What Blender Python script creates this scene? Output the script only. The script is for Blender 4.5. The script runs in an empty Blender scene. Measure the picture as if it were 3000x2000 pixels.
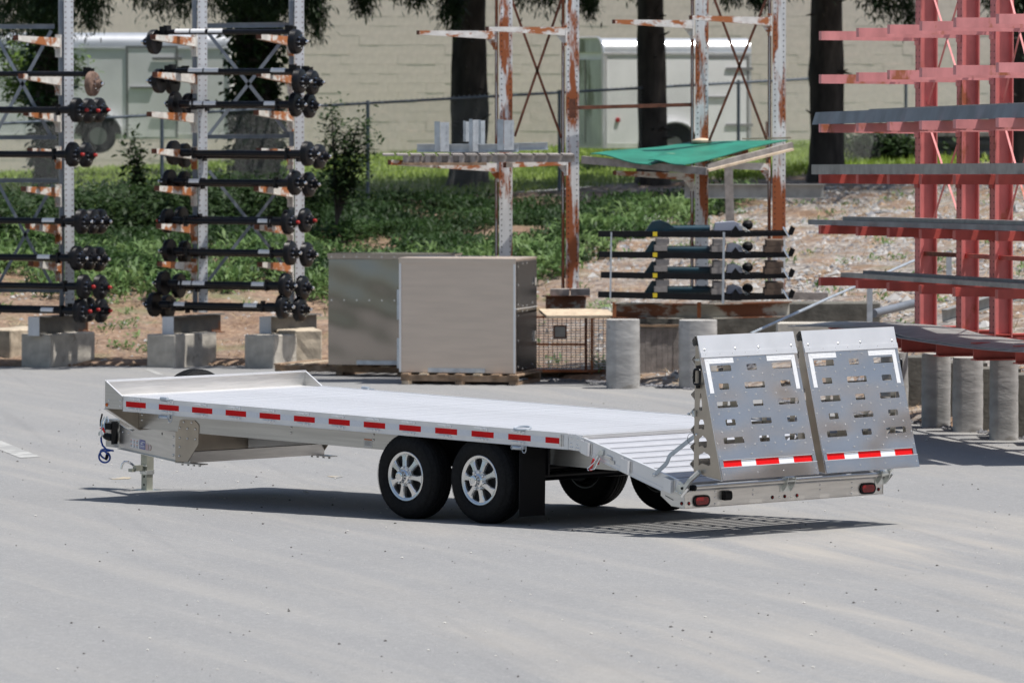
import bpy, bmesh, math, random
import numpy as np
from mathutils import Vector, Matrix, Euler
random.seed(7); rng = np.random.default_rng(7)
S = bpy.context.scene
COL = S.collection
PI = math.pi
# ------------------------------------------------------------ camera, sky, sun
CAMZ = 4.1462; FPX = 18362.8; PIT = 0.045636
cam = bpy.data.cameras.new('camera'); camo = bpy.data.objects.new('camera', cam); COL.objects.link(camo)
camo.location = (0, 0, CAMZ); camo.rotation_euler = (PI/2 - PIT, 0, 0)
cam.sensor_width = 36; cam.lens = FPX*36/3000; cam.clip_start = 1; cam.clip_end = 900
cam.dof.use_dof = True; cam.dof.focus_distance = 56.5; cam.dof.aperture_fstop = 5.0
S.camera = camo
SUNDIR = Vector((0.355, -0.10, 1.0)).normalized()      # towards the sun
elev = math.asin(SUNDIR.z); az = math.atan2(SUNDIR.x, SUNDIR.y)
w = bpy.data.worlds.new('World'); S.world = w; w.use_nodes = True
nt = w.node_tree; bg = nt.nodes['Background']
sky = nt.nodes.new('ShaderNodeTexSky'); sky.sky_type = 'NISHITA'; sky.sun_disc = False
sky.sun_elevation = elev; sky.sun_rotation = az; sky.air_density = 1.2; sky.dust_density = 2.0; sky.ozone_density = 1.0
nt.links.new(sky.outputs[0], bg.inputs[0]); bg.inputs[1].default_value = 0.09
sun = bpy.data.lights.new('sun', 'SUN'); sun.energy = 5.0; sun.angle = math.radians(0.53); sun.color = (1, .965, .91)
so = bpy.data.objects.new('sun', sun); COL.objects.link(so)
so.rotation_euler = SUNDIR.to_track_quat('Z', 'Y').to_euler()
S.view_settings.view_transform = 'Standard'; S.view_settings.look = 'None'
S.view_settings.exposure = 0.2; S.view_settings.gamma = 1; S.view_settings.use_curve_mapping = False
S.render.engine = 'CYCLES'
# ------------------------------------------------------------ helpers
def at(u, v, Y):
    """point of the place seen at photo pixel (u,v), at distance Y"""
    a = (u-1500)/FPX; b = (v-1000)/FPX
    d = Vector((a, math.cos(PIT)-b*math.sin(PIT), -math.sin(PIT)-b*math.cos(PIT)))
    t = Y/d.y
    return Vector((d.x*t, Y, CAMZ+d.z*t))
def gz(X, Y): return 0.0028*X-0.00829*Y+0.4646          # the lot drains gently away
def ppm(Y): return FPX/Y
def link(o, parent=None):
    COL.objects.link(o)
    if parent is not None: o.parent = parent
    return o
def tag(o, label=None, cat=None, group=None, kind=None):
    if label: o['label'] = label
    if cat: o['category'] = cat
    if group: o['group'] = group
    if kind: o['kind'] = kind
    return o
def thing(name, label, cat, loc=(0,0,0), rz=0, group=None):
    o = bpy.data.objects.new(name, None); link(o); o.empty_display_size = .1
    o.location = loc; o.rotation_euler = (0, 0, rz)
    return tag(o, label, cat, group)
def dup(root, loc=None, rz=None, label=None, parent=None, rot=None):
    r = root.copy(); link(r)
    if parent is not None: r.parent = parent
    if loc is not None: r.location = loc
    if rz is not None: r.rotation_euler = (0, 0, rz)
    if rot is not None: r.rotation_euler = rot
    if label: r['label'] = label
    for ch in root.children: 
        c = ch.copy(); link(c); c.parent = r
        for g in ch.children:
            d = g.copy(); link(d); d.parent = c
    return r
class MB:
    def __init__(s): s.v = []; s.f = []
    def add(s, vs, fs):
        n = len(s.v); s.v += [tuple(x) for x in vs]; s.f += [tuple(i+n for i in f) for f in fs]; return s
    def prism(s, pts, vec):
        vec = Vector(vec); P = [Vector(p) for p in pts]; n = len(P)
        fs = [tuple(range(n)), tuple(range(2*n-1, n-1, -1))]+[(i, (i+1) % n, (i+1) % n+n, i+n) for i in range(n)]
        return s.add(P+[p+vec for p in P], fs)
    def box(s, x0, x1, y0, y1, z0, z1):
        return s.prism([(x0,y0,z0),(x1,y0,z0),(x1,y1,z0),(x0,y1,z0)], (0,0,z1-z0))
    def obox(s, c, sz, R=None):
        c = Vector(c); hx, hy, hz = sz[0]/2, sz[1]/2, sz[2]/2
        P = [Vector((x*hx, y*hy, z*hz)) for z in (-1,1) for x, y in ((-1,-1),(1,-1),(1,1),(-1,1))]
        if R is not None: P = [R @ p for p in P]
        return s.add([c+p for p in P], [(3,2,1,0),(4,5,6,7),(0,1,5,4),(1,2,6,5),(2,3,7,6),(3,0,4,7)])
    def frame(s, p, q, up=(0,0,1)):
        p = Vector(p); q = Vector(q); d = (q-p); L = d.length; d.normalize(); u = Vector(up)
        if abs(d.dot(u)) > .98: u = Vector((0,1,0)) if abs(d.y) < .9 else Vector((1,0,0))
        a = d.cross(u).normalized(); b = a.cross(d).normalized()
        return p, q, d, a, b, L
    def bar(s, p, q, w, h, up=(0,0,1), w2=None, h2=None):
        p, q, d, a, b, L = s.frame(p, q, up); w2 = w if w2 is None else w2; h2 = h if h2 is None else h2
        V = [p+a*x*w/2+b*y*h/2 for x, y in ((-1,-1),(1,-1),(1,1),(-1,1))]+[q+a*x*w2/2+b*y*h2/2 for x, y in ((-1,-1),(1,-1),(1,1),(-1,1))]
        return s.add(V, [(0,1,2,3),(7,6,5,4),(0,4,5,1),(1,5,6,2),(2,6,7,3),(3,7,4,0)])
    def profile(s, p, q, prof, up=(0,0,1)):
        """extrude a closed 2D profile (a,b) from p to q"""
        p, q, d, a, b, L = s.frame(p, q, up)
        return s.prism([p+a*x+b*y for x, y in prof], q-p)
    def ibeam(s, p, q, dep, wid, t, up=(0,0,1)):
        D, W, h = dep/2, wid/2, t/2
        pr = [(-W,-D),(W,-D),(W,-D+t),(h,-D+t),(h,D-t),(W,D-t),(W,D),(-W,D),(-W,D-t),(-h,D-t),(-h,-D+t),(-W,-D+t)]
        p, q, d, a, b, L = s.frame(p, q, up); P = [p+a*x+b*y for x, y in pr]; n = 12
        V = P+[x+(q-p) for x in P]
        caps = [(0,1,2,3,10,11),(3,4,9,10),(4,5,6,7,8,9)]
        return s.add(V, caps+[tuple(i+n for i in reversed(c)) for c in caps]+[(i, i+n, (i+1) % n+n, (i+1) % n) for i in range(n)])
    def channel(s, p, q, dep, wid, t, up=(0,0,1), side=1):
        D = dep/2; k = side
        for a0, a1, b0, b1 in ((0,t,-D,D),(t,wid,D-t,D),(t,wid,-D,-D+t)):
            s.profile(p, q, [(k*a0,b0),(k*a1,b0),(k*a1,b1),(k*a0,b1)], up)
        return s
    def cyl(s, p, q, r, r2=None, n=12, cap=True):
        p, q, d, a, b, L = s.frame(p, q); r2 = r if r2 is None else r2
        A = [(math.cos(2*PI*i/n), math.sin(2*PI*i/n)) for i in range(n)]
        V = [p+(a*x+b*y)*r for x, y in A]+[q+(a*x+b*y)*r2 for x, y in A]
        F = [(i, (i+1) % n, (i+1) % n+n, i+n) for i in range(n)]
        if cap: F += [tuple(range(n-1, -1, -1)), tuple(range(n, 2*n))]
        return s.add(V, F)
    def tube(s, pts, r, n=8, closed=False):
        P = [Vector(p) for p in pts]; m = len(P); V = []; F = []; prev = None
        rr = r if isinstance(r, (list, tuple)) else [r]*m
        for i in range(m):
            if closed: d = P[(i+1) % m]-P[i-1]
            else: d = P[min(i+1, m-1)]-P[max(i-1, 0)]
            d.normalize()
            if prev is None:
                u = Vector((0,0,1)) if abs(d.z) < .9 else Vector((1,0,0)); a = d.cross(u).normalized()
            else: a = (prev-d*prev.dot(d)).normalized()
            prev = a; b = a.cross(d)
            V += [P[i]+(a*math.cos(2*PI*k/n)+b*math.sin(2*PI*k/n))*rr[i] for k in range(n)]
        for i in range(m if closed else m-1):
            j = (i+1) % m
            F += [(i*n+k, i*n+(k+1) % n, j*n+(k+1) % n, j*n+k) for k in range(n)]
        if not closed: F += [tuple(range(n-1,-1,-1)), tuple((m-1)*n+k for k in range(n))]
        return s.add(V, F)
    def lathe(s, prof, c=(0,0,0), ax=(0,-1,0), n=32, closed=False):
        """prof: (radius, distance along ax)"""
        c = Vector(c); d = Vector(ax).normalized(); u = Vector((0,0,1)) if abs(d.z) < .9 else Vector((1,0,0))
        a = d.cross(u).normalized(); b = a.cross(d); m = len(prof); V = []; F = []
        for k in range(n):
            t = 2*PI*k/n; e = a*math.cos(t)+b*math.sin(t); V += [c+d*h+e*r for r, h in prof]
        for k in range(n):
            j = (k+1) % n
            F += [(k*m+i, j*m+i, j*m+(i+1) % m, k*m+(i+1) % m) for i in range(m if closed else m-1)]
        return s.add(V, F)
    def ball(s, c, r, n=8, sz=(1,1,1)):
        V = []; F = []; m = n//2+1; c = Vector(c)
        for i in range(m):
            p = PI*i/(m-1)
            for k in range(n): t = 2*PI*k/n; V.append(c+Vector((r*sz[0]*math.sin(p)*math.cos(t), r*sz[1]*math.sin(p)*math.sin(t), r*sz[2]*math.cos(p))))
        for i in range(m-1): F += [(i*n+k, (i+1)*n+k, (i+1)*n+(k+1) % n, i*n+(k+1) % n) for k in range(n)]
        return s.add(V, F)
    def xf(s, M): s.v = [tuple(M @ Vector(x)) for x in s.v]; return s
    def mesh(s, name, mat, smooth=False, fix=True):
        me = bpy.data.meshes.new(name); me.from_pydata(s.v, [], s.f)
        if fix:
            b = bmesh.new(); b.from_mesh(me); bmesh.ops.remove_doubles(b, verts=b.verts, dist=1e-5) if smooth else None
            bmesh.ops.recalc_face_normals(b, faces=b.faces); b.to_mesh(me); b.free()
        me.materials.append(mat)
        if smooth:
            me.polygons.foreach_set('use_smooth', [True]*len(me.polygons)); me.set_sharp_from_angle(angle=.65)
        me.update(); return me
    def build(s, name, mat, parent=None, smooth=False, label=None, kind=None, loc=None, fix=True):
        o = bpy.data.objects.new(name, s.mesh(name, mat, smooth, fix)); link(o, parent)
        if loc is not None: o.location = loc
        if label: o['label'] = label
        if kind: o['kind'] = kind
        return o
def holed(outer, holes, th):
    """plate in the XY plane with real openings, thickness th (+z); -> MB"""
    cu = bpy.data.curves.new('plate_outline', 'CURVE'); cu.dimensions = '2D'; cu.fill_mode = 'BOTH'; cu.extrude = th/2
    for ring in [outer]+holes:
        sp = cu.splines.new('POLY'); sp.points.add(len(ring)-1)
        for i, (x, y) in enumerate(ring): sp.points[i].co = (x, y, 0, 1)
        sp.use_cyclic_u = True
    ob = bpy.data.objects.new('plate_outline', cu); COL.objects.link(ob)
    me = ob.to_mesh(); m = MB(); m.add([(v.co.x, v.co.y, v.co.z) for v in me.vertices], [tuple(p.vertices) for p in me.polygons])
    ob.to_mesh_clear(); bpy.data.objects.remove(ob); bpy.data.curves.remove(cu)
    return m
def rrect(x0, x1, y0, y1, r=.012, k=3):
    P = []
    for cx, cy, a0 in ((x1-r, y1-r, 0), (x0+r, y1-r, 90), (x0+r, y0+r, 180), (x1-r, y0+r, 270)):
        for i in range(k+1):
            t = math.radians(a0+90*i/k); P.append((cx+r*math.cos(t), cy+r*math.sin(t)))
    return P
# ------------------------------------------------------------ materials
def nodes(name):
    m = bpy.data.materials.new(name); m.use_nodes = True; t = m.node_tree; return m, t, t.nodes['Principled BSDF']
def mat(name, col, rough=.5, metal=0, nscale=0, namp=.15, bump=0, bscale=None, stretch=None, col2=None, thr=None, spec=.5, det=4, coat=0):
    """colour with a fine noise variation; col2 = second colour where noise passes thr"""
    m, t, b = nodes(name); L = t.links
    b.inputs['Roughness'].default_value = rough; b.inputs['Metallic'].default_value = metal
    b.inputs['Specular IOR Level'].default_value = spec; b.inputs['Coat Weight'].default_value = coat
    b.inputs['Base Color'].default_value = (*col, 1)
    if nscale or bump:
        tc = t.nodes.new('ShaderNodeTexCoord'); mp = t.nodes.new('ShaderNodeMapping'); L.new(tc.outputs['Object'], mp.inputs[0])
        if stretch: mp.inputs['Scale'].default_value = stretch
    if nscale:
        n = t.nodes.new('ShaderNodeTexNoise'); n.inputs['Scale'].default_value = nscale; n.inputs['Detail'].default_value = det; L.new(mp.outputs[0], n.inputs[0])
        mx = t.nodes.new('ShaderNodeMix'); mx.data_type = 'RGBA'
        mx.inputs[6].default_value = (*[c*(1-namp) for c in col], 1); mx.inputs[7].default_value = (*[min(1, c*(1+namp)) for c in col], 1)
        cr = t.nodes.new('ShaderNodeMapRange'); cr.inputs[1].default_value = .35; cr.inputs[2].default_value = .65
        L.new(n.outputs[0], cr.inputs[0]); L.new(cr.outputs[0], mx.inputs[0]); out = mx.outputs[2]
        if col2:
            n2 = t.nodes.new('ShaderNodeTexNoise'); n2.inputs['Scale'].default_value = nscale*.35; n2.inputs['Detail'].default_value = 8; n2.inputs['Roughness'].default_value = .65
            L.new(mp.outputs[0], n2.inputs[0])
            c2 = t.nodes.new('ShaderNodeMapRange'); c2.inputs[1].default_value = thr; c2.inputs[2].default_value = thr+.06; L.new(n2.outputs[0], c2.inputs[0])
            m2 = t.nodes.new('ShaderNodeMix'); m2.data_type = 'RGBA'; L.new(c2.outputs[0], m2.inputs[0]); L.new(out, m2.inputs[6]); m2.inputs[7].default_value = (*col2, 1); out = m2.outputs[2]
            if metal == 0:
                pass
        L.new(out, b.inputs['Base Color'])
    if bump:
        nb = t.nodes.new('ShaderNodeTexNoise'); nb.inputs['Scale'].default_value = bscale or nscale; nb.inputs['Detail'].default_value = 5; L.new(mp.outputs[0], nb.inputs[0])
        bp = t.nodes.new('ShaderNodeBump'); bp.inputs['Strength'].default_value = bump; bp.inputs['Distance'].default_value = .01; L.new(nb.outputs[0], bp.inputs['Height']); L.new(bp.outputs[0], b.inputs['Normal'])
    return m
M = {}
M['alu'] = mat('mill_aluminium', (.72,.70,.67), .36, .85, 3, .07, .06, 30, (1,1,12))
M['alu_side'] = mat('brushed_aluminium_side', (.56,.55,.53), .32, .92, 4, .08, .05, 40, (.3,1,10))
M['deck'] = mat('extruded_deck_aluminium', (.60,.61,.64), .46, .4, 5, .07, .05, 60, (1,.25,1))
M['tailfloor'] = mat('tail_floor_aluminium', (.42,.43,.465), .45, .4, 5, .05, .04, 60)
M['rail'] = mat('extruded_rail_aluminium', (.80,.80,.81), .38, .6, 4, .04, .03, 30)
M['ramp'] = mat('ramp_sheet_aluminium', (.62,.585,.56), .22, .97, 2.2, .05, 1.0, 1.3, (1,1,1.6))
def wavy(m, dist):
    t = M[m].node_tree
    for n in t.nodes:
        if n.type == 'BUMP': n.inputs['Distance'].default_value = dist; n.inputs['Height'].links[0].from_node.inputs['Detail'].default_value = .6
wavy('ramp', .05)
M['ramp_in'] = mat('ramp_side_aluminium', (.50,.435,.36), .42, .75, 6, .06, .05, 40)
M['zinc'] = mat('zinc_plated_steel', (.62,.64,.62), .3, .85, 12, .15)
M['zincdull'] = mat('olive_zinc_steel', (.40,.41,.35), .42, .6, 10, .12)
M['chrome'] = mat('polished_chrome', (.85,.85,.85), .09, 1)
M['bolt'] = mat('bolt_steel', (.75,.75,.74), .25, .8)
M['rubber'] = mat('tyre_rubber', (.010,.010,.0105), .75, 0, 40, .3, .1, 60, spec=.18)
M['black'] = mat('black_paint', (.006,.006,.008), .32, 0, 8, .3, spec=.28)
M['blackplastic'] = mat('black_plastic', (.007,.007,.008), .6, spec=.2)
M['wheelalu'] = mat('machined_wheel_aluminium', (.78,.775,.76), .26, .85, 8, .03)
M['wheeldark'] = mat('dark_wheel_pocket', (.03,.03,.032), .6)
M['red'] = mat('red_reflective_tape', (.66,.006,.008), .5, 0, 60, .06, spec=.15)
M['whitetape'] = mat('white_reflective_tape', (.72,.74,.78), .4, 0, 60, .04)
M['greytape'] = mat('silver_grip_tape', (.80,.81,.83), .45, .1, 30, .04)
M['lampred'] = mat('red_lamp_lens', (.22,.004,.006), .2, 0, 120, .3, .3, 90)
M['amber'] = mat('amber_lamp_lens', (.6,.12,.01), .2)
M['redgrip'] = mat('red_vinyl_grip', (.65,.02,.02), .35)
M['blue'] = mat('blue_coiled_cable', (.01,.06,.30), .3)
M['sticker'] = mat('white_sticker', (.75,.75,.75), .4)
M['stickblue'] = mat('blue_sticker', (.09,.10,.33), .4)
M['stickorange'] = mat('orange_print', (.65,.16,.02), .5)
M['print'] = mat('dark_print', (.05,.05,.06), .6)
M['yellow'] = mat('yellow_sticker', (.75,.55,.02), .5)
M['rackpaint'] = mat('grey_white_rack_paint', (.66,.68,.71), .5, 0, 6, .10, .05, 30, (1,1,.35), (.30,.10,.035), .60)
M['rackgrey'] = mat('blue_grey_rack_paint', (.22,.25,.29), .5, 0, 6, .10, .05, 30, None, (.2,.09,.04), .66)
M['armpaint'] = mat('peeling_rack_arm', (.68,.65,.60), .6, 0, 9, .15, .1, 30, None, (.40,.14,.045), .50)
M['rusty'] = mat('rusting_white_column', (.68,.69,.70), .6, 0, 5, .12, .1, 30, (2.2,2.2,.45), (.31,.085,.025), .485)
M['rustbeam'] = mat('rusting_base_beam', (.36,.35,.31), .7, 0, 5, .2, .1, 30, (.6,1,1.6), (.16,.055,.022), .47)
M['rust'] = mat('brown_rust', (.13,.045,.025), .8, 0, 12, .35, .2, 40)
M['rustorange'] = mat('orange_rust', (.33,.115,.045), .8, 0, 8, .25, .1, 30, None, (.30,.20,.15), .56)
M['armwhite'] = mat('rust_streaked_white_arm', (.66,.64,.62), .6, 0, 9, .12, .1, 30, (1,1,2), (.36,.12,.04), .50)
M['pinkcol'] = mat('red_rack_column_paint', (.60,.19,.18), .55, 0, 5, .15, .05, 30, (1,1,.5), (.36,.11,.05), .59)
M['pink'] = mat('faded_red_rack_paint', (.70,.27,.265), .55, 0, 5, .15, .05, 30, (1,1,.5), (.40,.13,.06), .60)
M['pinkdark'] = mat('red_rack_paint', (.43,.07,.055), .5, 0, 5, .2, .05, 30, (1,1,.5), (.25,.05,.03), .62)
M['galv'] = mat('galvanised_steel', (.50,.54,.58), .42, .55, 10, .12)
M['galvdull'] = mat('weathered_galvanised_steel', (.30,.30,.29), .5, .4, 6, .15, .05, 20)
M['sheetsteel'] = mat('grey_primed_steel', (.17,.185,.21), .45, .3, 3, .22, .05, 20, (.4,1,1))
M['baseweb'] = mat('shaded_base_beam_paint', (.12,.115,.105), .6, 0, 5, .2, .1, 30, (.6,1,1.6), (.20,.085,.04), .57)  # beam paint darkened for the shade on its web
M['shadeconc'] = mat('shade_darkened_concrete', (.12,.115,.10), .95, 0, 5, .3, .5, 20)  # concrete with the shade below the racks put into its colour
M['concrete'] = mat('cast_concrete', (.46,.425,.37), .9, 0, 7, .14, .5, 25, (1,1,1), (.30,.27,.23), .58)
M['concretebrown'] = mat('stained_concrete', (.46,.39,.30), .9, 0, 7, .2, .5, 25, None, (.22,.18,.13), .58)
M['roundconc'] = mat('ribbed_concrete', (.38,.37,.355), .9, 0, 4, .20, .5, 12, (.8,.8,1.8), (.25,.235,.215), .55)
M['wood'] = mat('weathered_pallet_wood', (.30,.205,.135), .85, 0, 8, .3, .4, 30, (1,1,1))
M['woodlight'] = mat('pale_cut_wood', (.50,.40,.29), .8, 0, 10, .2, .2, 30)
M['woodgrey'] = mat('grey_weathered_wood', (.30,.27,.25), .85, 0, 8, .25, .3, 30)
M['green'] = mat('faded_green_sheet', (.015,.165,.11), .5, 0, 3, .2, .1, 6, None, (.25,.36,.20), .66)
M['teal'] = mat('dark_teal_plastic', (.007,.033,.050), .3, 0, 6, .2)
M['paleblue'] = mat('pale_grey_plastic', (.36,.38,.46), .4)
M['wooddark'] = mat('shade_darkened_timber', (.13,.09,.065), .85, 0, 8, .3, .4, 30)  # pallet wood with the shade inside the stack put into its colour
M['boxfront'] = mat('satin_aluminium_door', (.66,.55,.46), .42, .55, 1.5, .05, .05, 60, (1,1,8))
M['boxback'] = mat('smooth_aluminium_side', (.36,.325,.295), .16, 1.0, .9, .06, .3, 1.1); wavy('boxback', .02)
M['boxdark'] = mat('dark_reflection_aluminium', (.030,.034,.042), .25, .9, 1.0, .15, .08, 1.5)  # base colour darkened to stand for a dark reflection on the doors
M['vanwhite'] = mat('chalky_white_paint', (.85,.85,.86), .5, 0, 1.6, .06, .1, 2, None)
M['vanroof'] = mat('bright_roof_metal', (.75,.77,.78), .3, .7, 3, .05)
M['vandirty'] = mat('mildewed_white_paint', (.60,.62,.57), .6, 0, 3, .15, 0, 2, (1,1,.4), (.20,.22,.16), .56)
M['trim'] = mat('grey_trim', (.30,.30,.30), .4, .5)
M['dark'] = mat('dark_void', (.012,.012,.012), .9)
M['block'] = mat('painted_block', (.86,.725,.665), .85, 0, 9, .05, .3, 60)
M['mortar'] = mat('painted_mortar', (.83,.70,.64), .9, 0, 9, .05)
M['bark'] = mat('dark_conifer_bark', (.045,.038,.033), .95, 0, 5, .45, 1.0, 9, (1,1,.35))
M['asphaltline'] = mat('worn_road_paint', (.38,.38,.37), .8, 0, 9, .12, 0, 9, None, (.27,.27,.265), .46)
M['fence'] = mat('galvanised_fence_tube', (.13,.155,.185), .5, .4, 6, .1)
M['wire'] = mat('galvanised_wire', (.36,.37,.36), .45, .2)
M['corr'] = mat('dark_corrugated_steel', (.085,.10,.115), .5, .2, 2, .2)
M['redreflector'] = mat('red_cap', (.38,.02,.018), .4)
def leafmat(name, c1, c2, scale=3, trans=.35):
    m, t, b = nodes(name); L = t.links
    g = t.nodes.new('ShaderNodeTexCoord'); n = t.nodes.new('ShaderNodeTexNoise'); n.inputs['Scale'].default_value = scale; n.inputs['Detail'].default_value = 3
    L.new(g.outputs['Object'], n.inputs[0])
    r = t.nodes.new('ShaderNodeMapRange'); r.inputs[1].default_value = .35; r.inputs[2].default_value = .65; L.new(n.outputs[0], r.inputs[0])
    mx = t.nodes.new('ShaderNodeMix'); mx.data_type = 'RGBA'; mx.inputs[6].default_value = (*c1, 1); mx.inputs[7].default_value = (*c2, 1)
    L.new(r.outputs[0], mx.inputs[0]); L.new(mx.outputs[2], b.inputs['Base Color']); b.inputs['Roughness'].default_value = .55; b.inputs['Specular IOR Level'].default_value = .3
    tr = t.nodes.new('ShaderNodeBsdfTranslucent'); L.new(mx.outputs[2], tr.inputs[0]); ms = t.nodes.new('ShaderNodeMixShader'); ms.inputs[0].default_value = trans
    o = t.nodes['Material Output']; L.new(b.outputs[0], ms.inputs[1]); L.new(tr.outputs[0], ms.inputs[2]); L.new(ms.outputs[0], o.inputs[0])
    return m
M['conifer'] = leafmat('conifer_needles', (.020,.038,.018), (.045,.075,.030), 2, .2)
M['ivy'] = leafmat('ivy_leaves', (.022,.045,.016), (.05,.09,.03), 5)
M['weeds'] = leafmat('weed_leaves', (.013,.033,.011), (.048,.095,.027), .9)
M['weedlight'] = leafmat('young_weed_leaves', (.07,.14,.04), (.19,.28,.10), 2)
M['lawn'] = leafmat('lawn_blades', (.16,.24,.035), (.30,.40,.075), .6)
M['straw'] = leafmat('dry_straw', (.32,.22,.12), (.45,.33,.20), 4, .1)
M['bush'] = leafmat('yellow_green_bush', (.09,.16,.03), (.22,.33,.07), 2)
# ------------------------------------------------------------ ground materials
def asphalt_mat():
    m, t, b = nodes('sunbleached_asphalt'); L = t.links; N = t.nodes.new
    tc = N('ShaderNodeTexCoord')
    def noise(scale, det=4, rough=.55, sc=None, rot=None, loc=None):
        mp = N('ShaderNodeMapping'); L.new(tc.outputs['Object'], mp.inputs[0])
        if sc: mp.inputs['Scale'].default_value = sc
        if rot is not None:      # features stretched along their own turned axis
            mp.vector_type = 'TEXTURE'; mp.inputs['Rotation'].default_value = (0,0,rot); mp.inputs['Scale'].default_value = tuple(1/k for k in sc)
        if loc: mp.inputs['Location'].default_value = loc
        n = N('ShaderNodeTexNoise'); n.inputs['Scale'].default_value = scale; n.inputs['Detail'].default_value = det; n.inputs['Roughness'].default_value = rough; L.new(mp.outputs[0], n.inputs[0]); return n.outputs[0]
    def rng_(s, a, b_, c=0, d=1):
        r = N('ShaderNodeMapRange'); L.new(s, r.inputs[0]); r.inputs[1].default_value = a; r.inputs[2].default_value = b_; r.inputs[3].default_value = c; r.inputs[4].default_value = d; return r.outputs[0]
    def mix(f, a, c):
        x = N('ShaderNodeMix'); x.data_type = 'RGBA'
        if hasattr(f, 'links'): L.new(f, x.inputs[0])
        else: x.inputs[0].default_value = f
        for s, i in ((a, 6), (c, 7)):
            if isinstance(s, tuple): x.inputs[i].default_value = (*s, 1)
            else: L.new(s, x.inputs[i])
        return x.outputs[2]
    def mul(a, c):
        x = N('ShaderNodeMath'); x.operation = 'MULTIPLY'; L.new(a, x.inputs[0]); L.new(c, x.inputs[1]); return x.outputs[0]
    base = mix(rng_(noise(.35, 5), .35, .65), (.222,.223,.225), (.246,.246,.246))
    base = mix(rng_(noise(11, 4, .8, loc=(1,7,0)), .42, .58, 0, .35), base, (.185,.184,.182))
    base = mix(rng_(noise(17, 3, .8, loc=(5,7,0)), .52, .62, 0, .35), base, (.38,.375,.365))
    base = mix(rng_(noise(55, 3, .7), .35, .65, 0, .6), base, (.17,.172,.178))          # aggregate
    base = mix(rng_(noise(95, 2, .6, loc=(3,1,0)), .60, .68, 0, .8), base, (.42,.42,.41))   # pale stones
    # swept sand: long curved veils, heavier at the right
    dust = rng_(noise(1.0, 7, .62, (1.6, .085, 1), math.radians(13), (4,2,0)), .46, .68)
    dust2 = rng_(noise(.22, 5, .6, (1, .5, 1), .3, (1.5,-2,0)), .38, .60)
    sp = N('ShaderNodeSeparateXYZ'); L.new(tc.outputs['Object'], sp.inputs[0])
    right = rng_(sp.outputs[0], -2.5, 3.0, .15, .85)
    base = mix(mul(mul(dust, dust2), right), base, (.335,.31,.275))
    veil = rng_(noise(1.0, 6, .6, (2.4,.07,1), math.radians(19), (9,4,0)), .50, .72, 0, .30)
    base = mix(veil, base, (.35,.33,.30))
    marks = rng_(noise(1.1, 4, .55, (3.0,.045,1), math.radians(9), (2,8,0)), .60, .72, 0, .25)
    base = mix(marks, base, (.15,.15,.152))
    L.new(base, b.inputs['Base Color']); b.inputs['Roughness'].default_value = .85; b.inputs['Specular IOR Level'].default_value = .35
    bp = N('ShaderNodeBump'); bp.inputs['Strength'].default_value = .45; bp.inputs['Distance'].default_value = .004
    L.new(noise(70, 3, .7), bp.inputs['Height']); L.new(bp.outputs[0], b.inputs['Normal'])
    return m
def bank_mat():
    m, t, b = nodes('dirt_and_gravel_bank'); L = t.links; N = t.nodes.new
    tc = N('ShaderNodeTexCoord')
    def noise(scale, det=5, rough=.6, loc=(0,0,0)):
        mp = N('ShaderNodeMapping'); mp.inputs['Location'].default_value = loc; L.new(tc.outputs['Object'], mp.inputs[0])
        n = N('ShaderNodeTexNoise'); n.inputs['Scale'].default_value = scale; n.inputs['Detail'].default_value = det; n.inputs['Roughness'].default_value = rough; L.new(mp.outputs[0], n.inputs[0]); return n.outputs[0]
    def ramp(s, a, c, d=0, e=1):
        r = N('ShaderNodeMapRange'); L.new(s, r.inputs[0]); r.inputs[1].default_value = a; r.inputs[2].default_value = c; r.inputs[3].default_value = d; r.inputs[4].default_value = e; return r.outputs[0]
    def mix(f, a, c):
        x = N('ShaderNodeMix'); x.data_type = 'RGBA'; L.new(f, x.inputs[0])
        for s, i in ((a, 6), (c, 7)):
            if isinstance(s, tuple): x.inputs[i].default_value = (*s, 1)
            else: L.new(s, x.inputs[i])
        return x.outputs[2]
    c = mix(ramp(noise(2.5), .35, .65), (.125,.072,.045), (.235,.145,.09))
    c = mix(ramp(noise(11, 5, .75, (2,1,0)), .48, .62, 0, .7), c, (.37,.265,.175))
    c = mix(ramp(noise(8, 5, .75, (9,1,0)), .52, .64, 0, .75), c, (.095,.062,.045))
    c = mix(ramp(noise(.7, 4, .6, (5,5,0)), .55, .68, 0, .7), c, (.14,.15,.07))
    sp = N('ShaderNodeSeparateXYZ'); L.new(tc.outputs['Object'], sp.inputs[0]); gm = N('ShaderNodeMath'); gm.operation = 'MULTIPLY'
    L.new(ramp(noise(.9, 5, .65, (7,5,0)), .38, .56), gm.inputs[0]); L.new(ramp(sp.outputs[0], 0, 2.5, .15, .85), gm.inputs[1])
    vo = N('ShaderNodeTexVoronoi'); vo.inputs['Scale'].default_value = 13; L.new(tc.outputs['Object'], vo.inputs[0])
    hs = N('ShaderNodeSeparateColor'); L.new(vo.outputs['Color'], hs.inputs[0])
    gr = mix(ramp(hs.outputs[0], .25, .75), (.13,.125,.125), (.38,.355,.325)); c = mix(gm.outputs[0], c, gr)
    L.new(c, b.inputs['Base Color']); b.inputs['Roughness'].default_value = .95
    bp = N('ShaderNodeBump'); bp.inputs['Strength'].default_value = .8; bp.inputs['Distance'].default_value = .04; L.new(noise(9), bp.inputs['Height']); L.new(bp.outputs[0], b.inputs['Normal'])
    return m
M['asphalt'] = asphalt_mat(); M['bank'] = bank_mat()
M['lawnsoil'] = mat('lawn_ground', (.10,.14,.035), .95, 0, 1.5, .25)
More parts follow.
